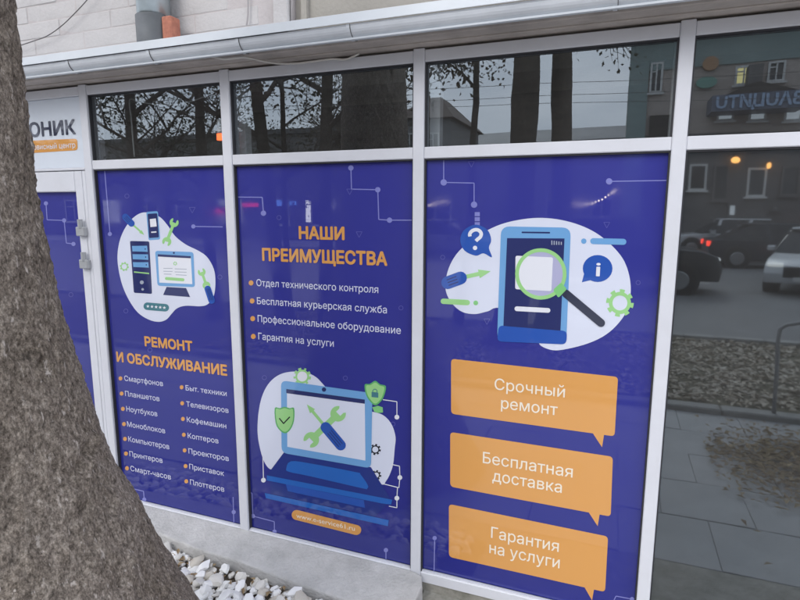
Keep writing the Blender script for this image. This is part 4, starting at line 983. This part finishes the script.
# string of fairy lights
FAIRY = pmat('fairy', (.8, .7, .5), .4, emit=(1, .85, .7), estr=9)
def garland(pts, label):
    g = empty('fairy_lights', across(*pts[0], LB - 1.0), label, 'string lights', 'strings of fairy lights across the street')
    P = [across(u, v, LB - 1.0) for u, v in pts]; MB().tube(P, .012, 5).build('wire', WIREM, g)
    for a, b in zip(P[:-1], P[1:]):
        for t in (0, .33, .66):
            c_ = a.lerp(b, t); q_ = MB(); s = .05
            q_.add([c_ + Vector(v) * s for v in ((1,0,0),(-1,0,0),(0,1,0),(0,-1,0),(0,0,1),(0,0,-1))], [(0,2,4),(2,1,4),(1,3,4),(3,0,4),(2,0,5),(1,2,5),(3,1,5),(0,3,5)]); q_.build('bulb', FAIRY, g)
garland([(564, 201), (572, 203.5), (582, 204.5), (592, 203), (602, 199.5), (612, 193), (618, 189.5)], 'string of fairy lights mirrored in the upper right of the third poster')
garland([(427, 206), (434, 204), (442, 202), (450, 202.5)], 'short string of fairy lights mirrored at left of the third poster')
# street lamps: pole with a flat oval head
STM = pmat('lamp_pole', (.16, .17, .17), .6)
def street_lamp(u, v, L, label):
    h = across(u, v, L); t = empty('street_lamp', (h.x - .9, -L, 0), label, 'street lamp', 'street lamps')
    MB().tube([(h.x - .9, -L, -.1), (h.x - .9, -L, h.z - .2), (h.x - .75, -L, h.z + .02), (h.x - .3, -L, h.z + .08)], [.07, .05, .04, .035], 8).build('pole', STM, t, True)
    e_ = MB(); n_ = 14
    e_.v = [(h.x + .32 * math.cos(6.2832 * k / n_), -L + .15 * math.sin(6.2832 * k / n_), h.z + dz) for dz in (0, .12) for k in range(n_)]
    e_.f = [tuple(reversed(range(n_))), tuple(range(n_, 2 * n_))] + [(k, (k + 1) % n_, n_ + (k + 1) % n_, n_ + k) for k in range(n_)]
    hd = e_.build('head', STM, t)
    MB().box((h.x - .24, -L - .09, h.z - .045), (h.x + .24, -L + .09, h.z - .002)).build('lens', pmat('lamp_lens', (.8, .8, .8), .4, emit=(1, .97, .9), estr=22), hd)
street_lamp(525, 181, 21.6, 'lit street lamp mirrored near the top of the third poster')

# cars
GLASSC = pmat('car_glass', (0.02, 0.022, 0.025), 0.06); TYRE = pmat('tyre', (0.02, 0.02, 0.02), 0.8); RIM = pmat('rim', (0.35, 0.36, 0.37), 0.3, metal=.8)
REDL = pmat('tail_lamp', (.5, .02, .02), .3, emit=(1, .06, .03), estr=3.0); HEADL = pmat('head_lamp', (.8, .8, .8), .2, emit=(1, .97, .9), estr=0.7); TRIMM = pmat('car_trim', (.03, .03, .03), .5)
def car(loc, rz, paint, label, suv=False, plate=True, brake=True):
    """length along local x, nose at +x"""
    t = empty('parked_car', loc, label, 'car', 'cars on the street'); W0 = Vector(loc); WORLD[t] = Vector((0, 0, 0))
    H = 1.70 if suv else 1.48; Ln = 4.5; hw = .92 if suv else .88; belt = 1.02 if suv else .92
    if suv: body = [(-2.2,.35),(-2.25,.75),(-2.2,1.02),(-2.05,1.06),(.95,1.04),(1.85,.98),(2.15,.86),(2.25,.6),(2.2,.32),(-2.1,.26)]; cab = [(-2.12,1.02),(-1.85,1.58),(-1.5,1.69),(.05,1.70),(.35,1.62),(1.10,1.0)]
    else: body = [(-2.2,.32),(-2.27,.7),(-2.2,.93),(-1.9,.96),(.95,.92),(1.85,.80),(2.15,.68),(2.25,.5),(2.2,.28),(-2.1,.24)]; cab = [(-1.85,.92),(-1.2,1.38),(-.8,1.47),(.1,1.48),(.35,1.42),(1.15,.90)]
    def loft(prof, w0, w1, zlo, zhi, ins=.06):
        q = MB(); n_ = len(prof); cx = sum(p[0] for p in prof) / n_; cz = sum(p[1] for p in prof) / n_
        for s, sc in ((-1, .93), (-.94, 1), (.94, 1), (1, .93)):
            for x, z in prof:
                w = w0 + (w1 - w0) * max(0, min(1, (z - zlo) / (zhi - zlo)))
                tape = 1 - .10 * max(0, abs(x) - 1.5) ** 1.5
                q.v.append((cx + (x - cx) * (1 if sc == 1 else .985), s * w * tape, cz + (z - cz) * sc))
        for r_ in range(3):
            for i in range(n_): q.f.append((r_ * n_ + i, r_ * n_ + (i + 1) % n_, (r_ + 1) * n_ + (i + 1) % n_, (r_ + 1) * n_ + i))
        q.f.append(tuple(range(n_))); q.f.append(tuple(3 * n_ + i for i in reversed(range(n_)))); return q
    b_ = fix_normals(loft(body, hw, hw * .96, .3, 1.0).build('body', paint, t))
    md = b_.modifiers.new('b', 'BEVEL'); md.width = .09; md.segments = 4; md.limit_method = 'ANGLE'
    for p_ in b_.data.polygons: p_.use_smooth = True
    g_ = fix_normals(loft(cab, hw * .95, hw * .74, belt, H).build('cabin_glass', GLASSC, t))
    rx = [p for p in cab if p[1] > H - .14]
    MB().bbox((min(p[0] for p in rx) - .05, -hw * .73, H - .05), (max(p[0] for p in rx) + .05, hw * .73, H + .015), .03).build('roof', paint, t)
    for x in (-.45, .0 + .55):
        for s in (-1, 1): MB().add([(x - .06, s * hw * .955, belt - .02), (x + .06, s * hw * .955, belt - .02), (x - .10, s * hw * .745, H - .02), (x - .2, s * hw * .745, H - .02)], [(0, 1, 2, 3)]).build('pillar', paint, t)
    for x in (-1.38, 1.38):
        for s in (-1, 1):
            MB().tube([(x, s * (hw - .25), .35), (x, s * (hw + .004), .35)], .40 if not suv else .43, 24).build('wheel_arch', TRIMM, t)
            w_ = MB().tube([(x, s * (hw - .2), .33), (x, s * (hw + .015), .33)], .33 if not suv else .36, 22).build('wheel', TYRE, t, False)
            MB().tube([(x, s * (hw + .012), .33), (x, s * (hw + .03), .33)], [.22, .20], 14).build('rim', RIM, w_)
    for s in (-1, 1):
        zl_ = .62 if not suv else .74
        MB().bbox((1.98, s * .62 - .15, zl_ + .02), (2.20, s * .62 + .15, zl_ + .11), .03).build('headlight', HEADL, t)
        MB().bbox((-2.27, s * .66 - .14, zl_ + .08), (-2.1, s * .66 + .14, zl_ + .26), .02).build('tail_light', REDL, t)
        MB().bbox((.62, s * (hw - .02), belt + .0), (.78, s * (hw + .16), belt + .13), .03).build('mirror', paint, t)
        for x in (-.55, .45): MB().bbox((x - .09, s * (hw * .99) - .012, belt - .17), (x + .09, s * (hw * .99) + .012, belt - .14), .004).build('door_handle', TRIMM, t)
    MB().bbox((2.16, -.45, .42), (2.26, .45, .66), .02).build('grille', TRIMM, t)
    MB().box((2.255, -.26, .34), (2.268, .26, .44)).build('number_plate', WFR, t)
    t.rotation_euler = (0, 0, rz)
    return t
def cpaint(name, col): return pmat(name, col, 0.25, metal=.1)
a = across(712, 290, 12.3)
car((a.x - 2.2, -12.3, -.03), 0, cpaint('paint_black', (.03, .033, .038)), 'dark suv mirrored at left of the bare glass pane', suv=True)
car((4.75, -13.9, -.03), R(112), cpaint('paint_silver', (.60, .61, .62)), 'silver car with dark grille mirrored at right of the bare glass pane')
car((5.2, -19.6, -.03), 0, cpaint('paint_graphite', (.05, .052, .06)), 'dark car on the far side of the road, mirrored between the suv and silver car')
car((4.2, -22.8, .08), R(180), cpaint('paint_white', (.50, .51, .52)), 'white car at the far pavement, mirrored above the dark suv')
car((8.0, -22.9, .08), R(90), cpaint('paint_pale', (.40, .41, .42)), 'pale suv at the far pavement, mirrored above the silver car', suv=True)
car((-6.5, -19.8, -.03), 0, cpaint('paint_grey', (.20, .21, .22)), 'grey car on the far side of the road, mirrored in the second poster')

# ================================================================== SMALL DETAIL
# white stones in the bed: the visible ones one by one
STONEM = []
for i, (a, b_) in enumerate((((.86, .86, .85), (.76, .75, .72)), ((.76, .74, .69), (.60, .57, .52)), ((.88, .88, .88), (.82, .81, .80)), ((.64, .60, .53), (.48, .44, .38)))):
    STONEM.append(pmat('white_stone_%d' % i, a, 0.7, col2=b_, scale=22, bump=0.25, bscale=70))
smes = []
for i in range(16):
    bm = bmesh.new(); bmesh.ops.create_icosphere(bm, subdivisions=2, radius=1.0); rn = random.Random(100 + i)
    planes = [(Vector((rn.gauss(0, 1), rn.gauss(0, 1), rn.gauss(0, 1))).normalized(), rn.uniform(.45, .80)) for _ in range(9)]
    sc = Vector((rn.uniform(.8, 1.25), rn.uniform(.6, .9), rn.uniform(.45, .75)))
    for v in bm.verts:
        p = v.co.copy()
        for nn, d in planes:
            e = p.dot(nn) - d
            if e > 0: p -= nn * e * .97
        p *= 1 + .10 * noise.noise(p * 2.2 + Vector((i, 0, 0)))
        v.co = Vector((p.x * sc.x, p.y * sc.y, p.z * sc.z))
    me = bpy.data.meshes.new('stone'); bm.to_mesh(me); bm.free()
    for p in me.polygons: p.use_smooth = True
    me.set_sharp_from_angle(angle=R(32))
    me.materials.append(STONEM[(0, 0, 2, 1, 0, 2, 1, 3)[i % 8]]); smes.append(me)
def edge_y(x): return -0.235 + max(0, (-0.9 - x)) * 0.062
placed = []; rs = random.Random(5); nst = 0
def try_layer(z0, rad_lo, rad_hi, tries, keep, layer):
    global nst
    mine = []
    for _ in range(tries):
        x = rs.uniform(-2.35, -0.74); y = edge_y(x) - 0.22 * rs.random() ** 1.2; r_ = rs.uniform(rad_lo, rad_hi)
        if nst >= 300 or y > edge_y(x) - r_ * .62: continue
        dx, dy = x - TX, y - TY; d_ = math.hypot(dx, dy)
        if d_ < prad(0.05) + .02: continue
        if any((x - a) ** 2 + (y - b) ** 2 < ((r_ + c_) * keep) ** 2 for a, b, c_ in mine): continue
        mine.append((x, y, r_))
        o = bpy.data.objects.new('stone', smes[rs.randrange(16)]); COL.objects.link(o); o.parent = bed
        o.location = (x, y, z0 + r_ * .42); o.scale = (r_ * rs.uniform(.85, 1.2), r_ * rs.uniform(.8, 1.1), r_ * rs.uniform(.7, 1.0))
        o.rotation_euler = (rs.uniform(-.45, .45), rs.uniform(-.45, .45), rs.uniform(0, 6.28)); nst += 1
    return mine
l1 = try_layer(0.044, .032, .046, 3000, .68, 0)
l2 = try_layer(0.062, .032, .050, 2500, .74, 1)
l3 = try_layer(0.060, .014, .022, 900, .9, 2)
print('stones', nst)
# the rest of the bed, away from the ledge, as one mass
rest = MB(); got = []; rs = random.Random(31)
for lay, (z0, tries, keep) in enumerate(((0.046, 5000, .72), (0.062, 4000, .80))):
    got = []
    for _ in range(tries):
        x = rs.uniform(-3.2, -0.62); y = rs.uniform(-0.45, -0.16); r_ = rs.uniform(.032, .048)
        if y > edge_y(x) - (.22 if -2.35 < x < -.74 else r_ * .8) or math.hypot(x - TX, y - TY) < prad(0.05) + .01: continue
        if any((x - a_) ** 2 + (y - b_) ** 2 < ((r_ + c_) * keep) ** 2 for a_, b_, c_ in got): continue
        got.append((x, y, r_)); me = smes[rs.randrange(16)]; mtx = Matrix.Rotation(rs.uniform(0, 6.28), 3, 'Z') @ Matrix.Rotation(rs.uniform(-.45, .45), 3, 'X')
        rest.add([mtx @ v.co * r_ + Vector((x, y, z0 + r_ * .42)) for v in me.vertices], [tuple(p.vertices) for p in me.polygons])
o = rest.build('loose_stones', STONEM[0], bed, True); o['kind'] = 'stuff'
# dry leaves and twigs caught among the stones, litter on the lawn strip
def leaf_litter(name, n, region, zf, size, mats, seed, label, cat):
    rn = random.Random(seed); mb = MB()
    for _ in range(n):
        x, y = region(rn); z = zf(x, y) + rn.uniform(.0, .02); a = rn.uniform(0, 6.28); s = size * rn.uniform(.6, 1.3); tl = rn.uniform(-.5, .5)
        d = Vector((math.cos(a), math.sin(a), tl * .5)); e = Vector((-math.sin(a), math.cos(a), rn.uniform(-.5, .5))); c_ = Vector((x, y, z + .012)); u_ = Vector((0, 0, s * .16))
        mb.add([c_ - d * s * .5, c_ - e * s * .22 + u_, c_ + d * s * .5, c_ + e * s * .22 + u_, c_ + d * s * .1], [(0, 1, 4), (1, 2, 4), (2, 3, 4), (3, 0, 4)])
    return prop(mb.build(name, mats), label, cat, kind='stuff')
DRYM = pmat('fallen_leaf', (.22, .13, .06), .8, col2=(.10, .06, .03), scale=6); PALEL = pmat('pale_fallen_leaf', (.66, .62, .55), .8, col2=(.34, .28, .20), scale=9)
leaf_litter('dry_leaves', 150, lambda r_: (lambda x: (x, edge_y(x) - abs(r_.gauss(0, .11)) - .015))(r_.uniform(-2.4, -.75)), lambda x, y: .052, .036, pmat('dry_grass', (.40, .30, .17), .8, col2=(.20, .13, .07), scale=25), 4, 'dry brown leaves and bits caught between the white stones', 'leaves')
leaf_litter('lawn_leaves', 15000, lambda r_: (r_.uniform(-5, 8), r_.uniform(-6.25, -3.38)), lambda x, y: .03, .085, PALEL, 9, 'pale fallen leaves littering the lawn strip, mirrored in the bare pane', 'leaves')
def heap(r_):
    while True:
        x = r_.gauss(1.55, .42); y = r_.gauss(-2.2, .34)
        if x > .75 and y > -3.1: return x, y
leaf_litter('swept_leaves', 3200, heap, lambda x, y: .002, .055, pmat('yellowed_leaf', (.46, .36, .20), .8, col2=(.20, .13, .07), scale=9), 10, 'swept patch of brown leaves on the pavement, mirrored low in the bare pane', 'leaves')
leaf_litter('apron_leaves', 14, lambda r_: (r_.uniform(-.66, .1), r_.uniform(-.12, -.02)), lambda x, y: .058, .035, DRYM, 12, 'few dry leaf crumbs on the old concrete under the third poster', 'leaves')
